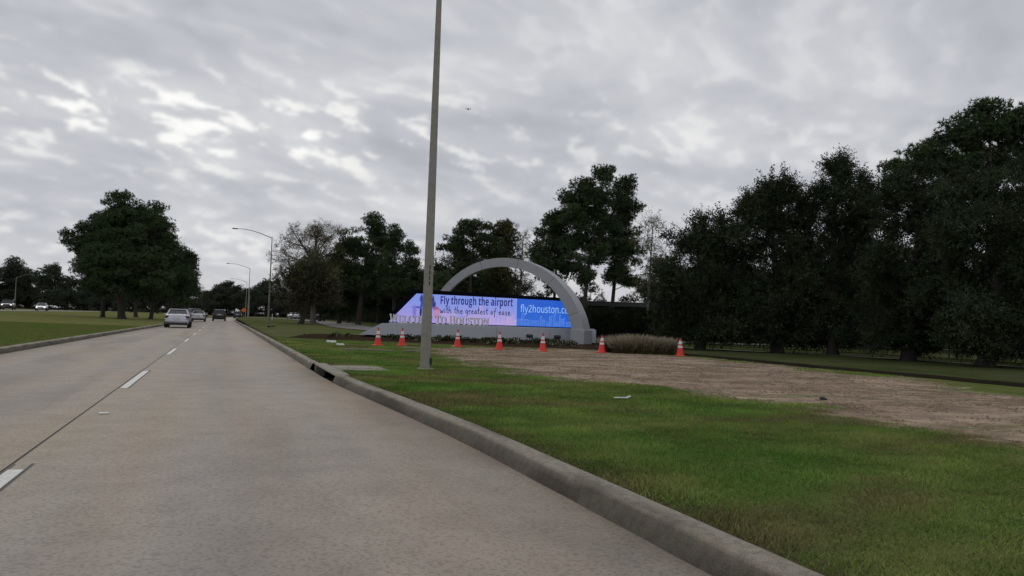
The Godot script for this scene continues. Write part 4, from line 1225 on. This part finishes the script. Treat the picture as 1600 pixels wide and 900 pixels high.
func car(called: String, label: String, category: String, kind: String, paint: String, where: Vector3, turn: float, lights_on := false, rear_roof := "") -> Node3D:
	var t := thing(called, label, category, where, turn)
	var tall := kind == "suv"
	var pickup := kind == "pickup"
	var w := 0.95 if tall or pickup else 0.9
	var up := 0.22 if tall or pickup else 0.0
	var s := Shape.new()
	# body stations from tail (+z) to nose (-z): z, width, underside, sill, middle, belt
	var st := []
	if tall: st = [[2.28, 0.80, 0.42, 0.5, 0.72, 1.0], [2.2, 0.95, 0.32, 0.42, 0.78, 1.1], [1.5, 1.0, 0.26, 0.38, 0.8, 1.14], [0.0, 1.0, 0.26, 0.36, 0.8, 1.12], [-1.2, 1.0, 0.26, 0.38, 0.78, 1.08], [-2.0, 0.95, 0.3, 0.4, 0.74, 0.98], [-2.3, 0.78, 0.36, 0.46, 0.68, 0.84]]
	elif pickup: st = [[2.75, 0.92, 0.5, 0.56, 0.8, 1.12], [2.65, 0.98, 0.45, 0.5, 0.82, 1.15], [1.0, 1.0, 0.36, 0.46, 0.82, 1.15], [0.0, 1.0, 0.34, 0.44, 0.82, 1.13], [-1.4, 1.0, 0.34, 0.44, 0.82, 1.12], [-2.4, 0.96, 0.36, 0.46, 0.8, 1.06], [-2.75, 0.85, 0.42, 0.5, 0.74, 0.94]]
	else: st = [[2.36, 0.74, 0.34, 0.42, 0.6, 0.82], [2.28, 0.92, 0.26, 0.36, 0.64, 0.98], [1.85, 0.98, 0.22, 0.32, 0.66, 1.02], [1.2, 1.0, 0.2, 0.3, 0.66, 0.99], [0.0, 1.0, 0.2, 0.28, 0.66, 0.95], [-1.0, 1.0, 0.2, 0.3, 0.64, 0.9], [-1.9, 0.95, 0.24, 0.34, 0.6, 0.78], [-2.36, 0.7, 0.3, 0.38, 0.52, 0.64]]
	var at := []
	for q in st: at.append(ring(s, q[0], q[1] * w, q[2], q[3], q[4], q[5], 0.03))
	for k in at.size() - 1:
		for j in 13:
			var a: int = at[k] + j; var b: int = at[k] + (j + 1) % 13
			var c: int = at[k + 1] + j; var d: int = at[k + 1] + (j + 1) % 13
			s.i.append_array([a, b, c, b, d, c])
	for e in [0, at.size() - 1]:
		for j in range(1, 12):
			if e == 0: s.i.append_array([at[e], at[e] + j + 1, at[e] + j])
			else: s.i.append_array([at[e], at[e] + j, at[e] + j + 1])
	var tool := SurfaceTool.new()
	tool.create_from(s.mesh(), 0)
	tool.generate_normals()
	part("body", tool.commit(), M["paint_" + paint], t)
	# greenhouse: glass all round, painted roof and pillars
	var zb := 2.14 if tall else (0.55 if pickup else 1.78)
	var zt := 1.85 if tall else (0.4 if pickup else 0.98)
	var zf := -1.05 if tall else (-1.5 if pickup else -1.05)
	var zg := -0.35 if tall else (-0.8 if pickup else -0.22)
	var yb := 1.06 if tall else (1.12 if pickup else 0.95)
	var yt := 1.70 if tall else (1.76 if pickup else 1.40)
	var wb := w * 0.88
	var wt := w * (0.74 if tall or pickup else 0.66)
	s = Shape.new()
	var lo := [Vector3(-wb, yb, zb), Vector3(wb, yb, zb), Vector3(wb, yb, zf), Vector3(-wb, yb, zf)]
	var hi := [Vector3(-wt, yt, zt), Vector3(wt, yt, zt), Vector3(wt, yt, zg), Vector3(-wt, yt, zg)]
	for k in 4: s.quad(lo[k], lo[(k + 1) % 4], hi[(k + 1) % 4], hi[k])
	part("windows", s, M.car_glass, t)
	s = Shape.new()
	for k in 4:
		s.tube([lo[k] + Vector3(0, -0.03, 0), hi[k]], [0.06, 0.05], 6)
	for sd in [-1.0, 1.0]:
		s.tube([Vector3(sd * wb * 0.99, yb, 0.35), Vector3(sd * wt, yt, 0.25)], [0.045, 0.04], 6)
		if tall: s.tube([Vector3(sd * wb * 0.99, yb, 1.3), Vector3(sd * wt, yt, 1.15)], [0.05, 0.05], 6)
	part("pillars", s, M["paint_" + paint], t)
	s = Shape.new()
	s.box(Vector3(0, yt + 0.015, (zt + zg) / 2), Vector3(wt * 2 + 0.08, 0.08, zt - zg + 0.14), 0.035)
	part("roof", s, M["paint_" + (rear_roof if rear_roof else paint)], t)
	var zr: float = st[0][0]
	# bumper, boot shut line, number plate, lamps
	s = Shape.new()
	s.box(Vector3(0, 0.52 + up, zr - 0.03), Vector3(w * 1.86, 0.2, 0.16), 0.05)
	part("rear_bumper", s, M["paint_" + paint] if not tall else M.car_trim, t)
	s = Shape.new()
	s.box(Vector3(0, 0.34 + up * 0.8, zr - 0.06), Vector3(w * 1.6, 0.15, 0.14), 0.03)
	part("diffuser", s, M.car_trim, t)
	s = Shape.new()
	s.box(Vector3(0, 0.76 + up, zr + 0.005), Vector3(0.5, 0.16, 0.05), 0.01)
	part("number_plate", s, M.plate, t)
	for sd in [-1.0, 1.0]:
		s = Shape.new()
		s.box(Vector3(sd * w * 0.78, 0.84 + up, zr - 0.05), Vector3(0.34 if not tall else 0.16, 0.17 if not tall else 0.4, 0.14), 0.03, Basis(Vector3.UP, sd * -0.35))
		part("tail_light", s, M.tail_light, t)
		s = Shape.new()
		var zn: float = st[st.size() - 1][0]
		s.box(Vector3(sd * w * 0.64, 0.62 + up, zn + 0.08), Vector3(0.36, 0.16, 0.2), 0.05, Basis(Vector3.UP, sd * 0.5))
		part("headlight", s, M.headlight if lights_on else M.lens, t)
		s = Shape.new()
		s.box(Vector3(sd * (w + 0.1), yb + 0.06, zf + 0.5), Vector3(0.2, 0.13, 0.1), 0.03)
		part("mirror", s, M["paint_" + paint], t)
	s = Shape.new()
	s.box(Vector3(0, 0.5 + up, st[st.size() - 1][0] + 0.03), Vector3(w * 0.9, 0.16, 0.1), 0.03)
	part("grille", s, M.car_trim, t)
	for zz in [1.42, -1.42]:
		for sd in [-1.0, 1.0]:
			var r := 0.36 if tall or pickup else 0.325
			var c := Vector3(sd * (w - 0.09), r, zz * (1.12 if pickup else 1.0))
			s = Shape.new()
			s.lathe([[r * 0.62, -0.115], [r * 0.95, -0.11], [r, -0.08], [r, 0.08], [r * 0.95, 0.11], [r * 0.62, 0.115]], 20)
			var wheel := part("wheel", s, M.rubber, t)
			wheel.transform = Transform3D(Basis(Vector3.BACK, PI / 2), c)
			s = Shape.new()
			s.lathe([[r * 0.63, -0.09], [r * 0.63, 0.09], [r * 0.2, 0.1], [0.0, 0.1]], 16)
			s.lathe([[0.0, -0.1], [r * 0.2, -0.1], [r * 0.63, -0.09]], 16)
			part("rim", s, M.wheel_rim, wheel)
	return t

func vehicles():
	car("sedan_car", "silver sedan in the left lane, the nearest vehicle ahead", "car", "sedan", "silver", Vector3(-3.22, 0, -66.5), 0.0)
	car("sedan_car", "white sedan in the left lane just beyond the silver one", "car", "sedan", "pearl", Vector3(-3.0, 0, -113), 0.0)
	car("suv_car", "small black vehicle with a pale roof edge in the right lane", "car", "suv", "black", Vector3(-0.44, 0, -127), 0.0, false, "silver")
	car("suv_car", "dark blue vehicle far ahead in the bend beside the orange sign", "car", "suv", "navy", Vector3(3.75, 0, -205), -0.12)
	car("pickup_truck", "dark pickup half hidden behind the silver sedan", "pickup truck", "pickup", "charcoal", Vector3(-4.3, 0, -139), 0.5, false, "silver")
	car("suv_car", "dark vehicle with headlights on at the far left edge", "car", "suv", "charcoal", Vector3(-35.0, rise(-35.0, -157) + 0.04, -157), PI + 0.1, true)
	car("sedan_car", "white car with headlights on, on the far left carriageway", "car", "sedan", "pearl", Vector3(-31.6, rise(-31.6, -166) + 0.04, -166), PI + 0.1, true)
	car("sedan_car", "white roofed car on the loop road behind the right-hand trees", "car", "sedan", "charcoal", Vector3(15.6, rise(15.6, -138) + 0.06, -138), 0.06, false, "white")
	car("sedan_car", "small pale car farther along the loop road, left of the white roofed one", "car", "sedan", "pearl", Vector3(14.6, rise(14.6, -176) + 0.06, -176), 0.2)

func aeroplane():
	var t := thing("aeroplane", "tiny airliner high in the cloudy sky right of the pole", "aeroplane", Vector3(1424, 1371, -4744), 2.3)
	t.rotation = Vector3(0.12, 1.25, -0.25)
	var s := Shape.new()
	s.tube([Vector3(0, 0, -19), Vector3(0, 0, -17.5), Vector3(0, 0, -14), Vector3(0, 0, 8), Vector3(0, 0.7, 15), Vector3(0, 1.4, 20)], [0.3, 1.3, 2.0, 2.0, 1.3, 0.3], 14)
	part("fuselage", s, M.plane_white, t)
	for sd in [-1.0, 1.0]:
		s = Shape.new()
		s.prism(PackedVector2Array([Vector2(0, -5), Vector2(0, 2.5), Vector2(sd * 17, 7.5), Vector2(sd * 17, 5.8)]) if sd < 0 else PackedVector2Array([Vector2(0, -5), Vector2(17, 5.8), Vector2(17, 7.5), Vector2(0, 2.5)]), -0.25, 0.25)
		var wing := part("wing", s, M.plane_dark, t)
		wing.rotation = Vector3(PI / 2, 0, 0.08 * sd)
		wing.position.y = -0.8
		s = Shape.new()
		s.lathe([[0.7, -2.0], [1.1, -1.0], [1.1, 1.2], [0.6, 2.2]], 12)
		var eng := part("engine", s, M.plane_dark, t)
		eng.rotation.x = PI / 2
		eng.position = Vector3(sd * 6, -2.0, -2.5)
		s = Shape.new()
		s.box(Vector3(sd * 3.4, 1.2, 17.5), Vector3(6.5, 0.3, 2.4), 0.1)
		part("tailplane", s, M.plane_white, t)
	s = Shape.new()
	s.prism(PackedVector2Array([Vector2(12.5, 0), Vector2(18.5, 0), Vector2(19.5, 6.5), Vector2(17.3, 6.5)]), -0.2, 0.2)
	var fin := part("fin", s, M.plane_dark, t)
	fin.rotation.y = -PI / 2
	fin.position = Vector3(0, 1.6, 0)

func small_things():
	# orange diamond road-works sign
	var z := -196.0
	var t := thing("road_works_sign", "orange diamond warning sign on a post at the bend", "road sign", Vector3(4.75, rise(4.75, z), z))
	var s := Shape.new()
	s.box(Vector3(0, 1.75, 0), Vector3(0.85, 0.85, 0.03), 0.01, Basis(Vector3.BACK, PI / 4))
	part("panel", s, M.orange_sign, t)
	s = Shape.new()
	s.box(Vector3(0, 1.0, -0.04), Vector3(0.06, 2.0, 0.05), 0.01)
	part("post", s, M.lamp_metal, t)
	# litter, stones and a dark valve box
	for q in [[4.45, -33.9, 0.24, "larger white stone at the tip of the planting bed"], [4.45, -31.2, 0.18, "smaller white stone nearest the left tip of the planting bed"]]:
		var p := Vector3(q[0], rise(q[0], q[1]), q[1])
		s = Shape.new()
		for k in 3:
			var c := Vector3((k - 1) * q[2] * 0.55, q[2] * 0.16, 0.1 * (k % 2))
			s.box(c, Vector3(q[2] * 0.7, q[2] * (0.5 - 0.12 * k), q[2] * 0.6), q[2] * 0.14, Basis(Vector3(0.3, 1, 0.2).normalized(), k * 0.9 + 0.3))
		var o := part("white_stone", s, M.litter)
		o.position = p
		tag(o, q[3], "stone")
	s = Shape.new()
	s.box(Vector3(0, 0.012, 0), Vector3(0.22, 0.012, 0.06), 0.004)
	s.box(Vector3(0.11, 0.02, 0.01), Vector3(0.1, 0.012, 0.05), 0.004, Basis(Vector3.BACK, 0.35))
	var o := part("paper_scrap", s, M.litter)
	o.position = Vector3(5.68, rise(5.68, -10.38) + 0.035, -10.38)
	tag(o, "pale paper scrap lying alone on the green verge", "litter")
	s = Shape.new()
	s.box(Vector3(0, 0.03, 0), Vector3(0.10, 0.06, 0.09), 0.022, Basis(Vector3.UP, 0.5))
	s.box(Vector3(0.05, 0.02, 0.02), Vector3(0.07, 0.035, 0.06), 0.015, Basis(Vector3.UP, 1.1))
	o = part("dark_clod", s, M.dark_plastic)
	o.position = Vector3(9.46, rise(9.46, -10.34), -10.34)
	tag(o, "small black lump lying on the bare soil at the right", "clod")
	s = Shape.new()
	s.box(Vector3(0, 0.13, 0), Vector3(0.62, 0.10, 0.4), 0.03)
	s.box(Vector3(-0.18, 0.05, 0.05), Vector3(0.14, 0.22, 0.14), 0.02)
	o = part("valve_box", s, M.dark_plastic)
	o.position = Vector3(3.75, rise(3.75, -66.0), -66.0)
	tag(o, "low dark box on the verge below the second lamp post", "utility box")
	s = Shape.new()
	s.box(Vector3(0, 0.008, 0), Vector3(0.11, 0.016, 0.10), 0.005, Basis(Vector3.UP, 0.2))
	o = part("road_stud", s, M.lane_paint)
	o.position = Vector3(-1.27, 0.0, -10.4)
	tag(o, "flat pale road stud beside the joint between dashes", "road stud")
	for q in [[4.6, -25.9, 1.7, "long pale stick lying where grass meets bare soil"], [6.0, -25.4, 0.5, "short pale stick beside the long one"]]:
		s = Shape.new()
		s.tube([Vector3(-q[2] / 2, 0.03, 0), Vector3(0, 0.045, 0.05), Vector3(q[2] / 2, 0.03, 0)], [0.028, 0.03, 0.02], 6)
		o = part("pale_stick", s, M.pale_concrete)
		o.position = Vector3(q[0], rise(q[0], q[1]) + 0.02, q[1])
		o.rotation.y = -0.34
		tag(o, q[3], "stick")
	# white marker posts by the loop road
	for q in [[7.4, -128.0, "white marker post just right of the second lamp post"], [11.9, -112.0, "white marker post between the trunks near the loop road"]]:
		s = Shape.new()
		s.box(Vector3(0, 0.5, 0), Vector3(0.12, 1.0, 0.08), 0.02)
		o = part("marker_post", s, M.litter)
		o.position = Vector3(q[0], rise(q[0], q[1]), q[1])
		tag(o, q[2], "marker post", "white marker posts")
	# flood lamps on short stems before the sign
	var spots := [[2.55, "left black floodlight standing before the sign base under the web address"], [3.95, "right black floodlight standing before the sign base under the web address"], [6.35, "black floodlight at the right end of the sign base"]]
	for q in spots:
		var wx: float = 12.2 + q[0] * 0.9455 - 0.45 * 0.3256
		var wz: float = -37.3 + q[0] * 0.3256 + 0.45 * 0.9455
		var fl := thing("floodlight", q[1], "floodlight", Vector3(wx, rise(wx, wz), wz), -0.33, "floodlights before the sign")
		s = Shape.new()
		s.box(Vector3(0, 0.3, 0), Vector3(0.34, 0.16, 0.14), 0.03, Basis(Vector3.RIGHT, -0.6))
		part("lamp_housing", s, M.dark_plastic, fl)
		s = Shape.new()
		s.tube([Vector3(0, -0.05, 0), Vector3(0, 0.26, 0)], [0.025, 0.025], 6)
		part("stem", s, M.dark_plastic, fl)

func plants():
	# low plants in the bed
	var protos := []
	for kind in 3:
		var s := Shape.new()
		for k in 90:
			var d := rand_dir()
			d.y = absf(d.y) * 0.9
			var p := d * 0.2 * pow(rng.randf(), 0.5)
			var col: Color = [Color(0.05, 0.062, 0.03), Color(0.075, 0.082, 0.042), Color(0.055, 0.05, 0.03)][kind] * rng.randf_range(0.6, 1.4)
			if rng.randf() < [0.06, 0.16, 0.03][kind]: col = Color(0.42, 0.42, 0.34)
			leaf(s, p, (d + rand_dir() * 0.6).normalized(), rng.randf_range(0.08, 0.14), 0.03, col)
		for k in 6: twig(s, Vector3(0, -0.05, 0), rand_dir() * Vector3(0.15, 0.05, 0.15) + Vector3(0, 0.15, 0), 0.01, Color(0.05, 0.04, 0.03))
		var o := part("bedding_plant", s, M.leaf)
		tag(o, ["low dark green bedding plant in the soil before the sign", "low flowering bedding plant with pale flecks before the sign", "low brownish bedding plant in the soil before the sign"][kind], "plant", ["dark green bedding plants", "pale flecked bedding plants", "brownish bedding plants"][kind])
		protos.append(o)
	var used := [false, false, false]
	for k in 900:
		var x := rng.randf_range(3.2, 18.5)
		var z := rng.randf_range(-41.0, -27.0)
		var f := frame(x, z)
		if bed(x, z) < 0.42 or f.y < 0.35: continue
		if rng.randf() > 0.42: continue
		if f.x > 4.6 and f.x < 8.6 and f.y > 1.2: continue
		var kind := 1 if f.x > 1.5 and rng.randf() < 0.7 else rng.randi_range(0, 2)
		var o: Node3D = protos[kind]
		if used[kind]:
			o = again(o, Vector3.ZERO, 0.0, o.get_meta("label"))
		used[kind] = true
		o.position = Vector3(x, rise(x, z), z)
		o.rotation.y = rng.randf() * TAU
		o.scale = Vector3.ONE * rng.randf_range(0.6, 1.25) * (0.72 if f.y < 1.6 else 1.0)
	# tall pale ornamental grass right of the sign
	var g := Shape.new()
	for k in 420:
		var a := rng.randf() * TAU
		var p := Vector3(cos(a), 0, sin(a)) * 0.22 * sqrt(rng.randf())
		var lean := rng.randf_range(0.05, 0.55)
		var d := Vector3(cos(a) * lean, 1, sin(a) * lean).normalized()
		var l := rng.randf_range(0.25, 0.9)
		var tone := rng.randf_range(0.7, 1.25)
		var c0 := Color(0.10, 0.085, 0.045) * tone
		var c1 := Color(0.36, 0.32, 0.24) * tone
		var side := d.cross(rand_dir()).normalized() * 0.011
		var m := p + d * l * 0.62
		var tip := m + (d + Vector3(cos(a), -0.25, sin(a)) * 0.5).normalized() * l * 0.38
		g.quad(p - side, p + side, m + side * 0.8, m - side * 0.8, c0)
		g.tri(m - side * 1.5, m + side * 1.5, tip, c1)
	var first := part("ornamental_grass", g, M.leaf)
	tag(first, "pale feathery ornamental grass clump in the thicket right of the arch foot", "ornamental grass", "pale grass clumps right of the arch foot")
	var n := 0
	for k in 34:
		var x := 15.2 + 2.0 * ((k % 17) / 16.0) + rng.randf_range(-0.12, 0.12)
		var z := -28.9 + 0.02 * k + (0.75 if k < 17 else -0.25) + rng.randf_range(-0.15, 0.15) + 0.1 * (x - 15.2)
		var o: Node3D = first
		if n > 0: o = again(first, Vector3.ZERO, 0.0, first.get_meta("label"))
		n += 1
		o.position = Vector3(x, rise(x, z) - 0.02, z)
		o.rotation.y = rng.randf() * TAU
		o.scale = Vector3.ONE * rng.randf_range(0.75, 1.1)

func buildings():
	# low flat-roofed building behind the pines, seen in glimpses
	for q in [[Vector3(37.5, 0, -69.0), 12.0, 3.0, 5, "low flat-roofed building with tall pale openings behind the pine trio"], [Vector3(62.0, 0, -58.0), 14.0, 2.6, 4, "low grey-roofed shelter glimpsed under the dark oaks"]]:
		var o: Vector3 = q[0]
		o.y = rise(o.x, o.z)
		var t := thing("low_building", q[4], "building", o, -0.357 if q[3] == 5 else -0.75)
		var wdt: float = q[1]
		var hgt: float = q[2]
		var s := Shape.new()
		s.box(Vector3(0, hgt / 2 - 0.1, -3.0), Vector3(wdt, hgt, 5.0), 0.02)
		part("wall", s, M.roof_sheet if q[3] == 5 else M.wall_render, t)
		s = Shape.new()
		s.box(Vector3(0, hgt + 0.2, -2.4), Vector3(wdt + 1.2, 0.5, 7.4), 0.05)
		part("roof", s, M.roof_sheet, t)
		for k in q[3]:
			var x: float = (k + 0.5) / q[3] * wdt - wdt / 2
			s = Shape.new()
			s.box(Vector3(x, hgt / 2 + 0.2, -0.47), Vector3(0.9, hgt * 0.6, 0.12), 0.02)
			var win := part("window", s, M.roof_sheet, t)
			s = Shape.new()
			s.box(Vector3(x, hgt / 2 + 0.2, -0.40), Vector3(0.34, hgt * 0.5, 0.04), 0.01)
			part("pane", s, M.wall_render if k % 2 == 0 else M.window_glass, win)
			s = Shape.new()
			s.box(Vector3(x + wdt / q[3] / 2, hgt / 2, 1.0), Vector3(0.22, hgt, 0.22), 0.02)
			part("column", s, M.roof_sheet, t)

# ---------------------------------------------------------------- build
func _ready():
	rng.seed = 4
	wob.noise_type = FastNoiseLite.TYPE_SIMPLEX_SMOOTH
	wob.seed = 8
	wob.frequency = 0.05
	wob.fractal_octaves = 3
	var cam := Camera3D.new()
	cam.name = "camera"
	cam.position = Vector3(0, 1.25, 0)
	cam.rotation_degrees = Vector3(2.56, -20.45, 1.9)
	cam.fov = 40.86
	cam.near = 0.1
	cam.far = 9000.0
	add_child(cam)
	cam.current = true
	var env := Environment.new()
	env.background_mode = Environment.BG_SKY
	env.sky = Sky.new()
	env.sky.sky_material = make_sky()
	env.background_energy_multiplier = 1.0
	env.tonemap_mode = Environment.TONE_MAPPER_LINEAR
	env.tonemap_exposure = 1.0
	env.sdfgi_enabled = true
	env.ssao_enabled = true
	env.ssil_enabled = true
	var we := WorldEnvironment.new()
	we.name = "world_environment"
	we.environment = env
	add_child(we)
	var sun := DirectionalLight3D.new()
	sun.name = "veiled_sun"
	sun.light_energy = 0.18
	sun.light_angular_distance = 25.0
	sun.light_color = Color(1.0, 0.97, 0.92)
	sun.shadow_enabled = true
	sun.look_at_from_position(Vector3(-0.13, 0.42, -1.0), Vector3.ZERO)
	add_child(sun)
	make_materials()
	ground_and_road()
	make_clumps()
	buildings()
	hedges()
	trees()
	woodland("far dark wood closing the view along the road and the left carriageway", [Vector3(-170, 11, -170), Vector3(-110, 12, -235), Vector3(-60, 10, -285), Vector3(-20, 8, -330), Vector3(14, 9, -345), Vector3(30, 9, -300), Vector3(34, 9, -215), Vector3(30, 8, -160), Vector3(34, 8, -128)], 1.3, 1.9)
	woodland("dark wood behind the loop road, low building and oaks on the right", [Vector3(27, 7, -128), Vector3(38, 6.5, -118), Vector3(47, 5.2, -110), Vector3(60, 5.4, -100), Vector3(66, 7.5, -92), Vector3(78, 9, -75), Vector3(84, 9.5, -50), Vector3(86, 9.5, -10)], 1.05, 1.5)
	arch_sign()
	storm_drain()
	street_lamp(4.35, -17.12, 11.2, "nearest grey lamp pole on the verge, running out of the top of the picture", -1.0)
	street_lamp(5.6, -105.0, 11.0, "second street lamp along the right verge, arm over the road", -1.0)
	street_lamp(5.25, -180.0, 11.0, "third street lamp along the right verge, beyond the second", -1.0)
	street_lamp(6.85, -259.0, 11.0, "farthest small street lamp with an arm, beside the orange sign", -1.0)
	street_lamp(8.3, -275.0, 9.5, "distant thin lamp pole just right of the third street lamp", 1.0, 2.0)
	street_lamp(-50.3, -232.0, 8.2, "thin street lamp among the trees at the far left", 1.0, 3.4)
	vehicles()
	cones()
	small_things()
	plants()
	aeroplane()
	grass()
	soil_bits()
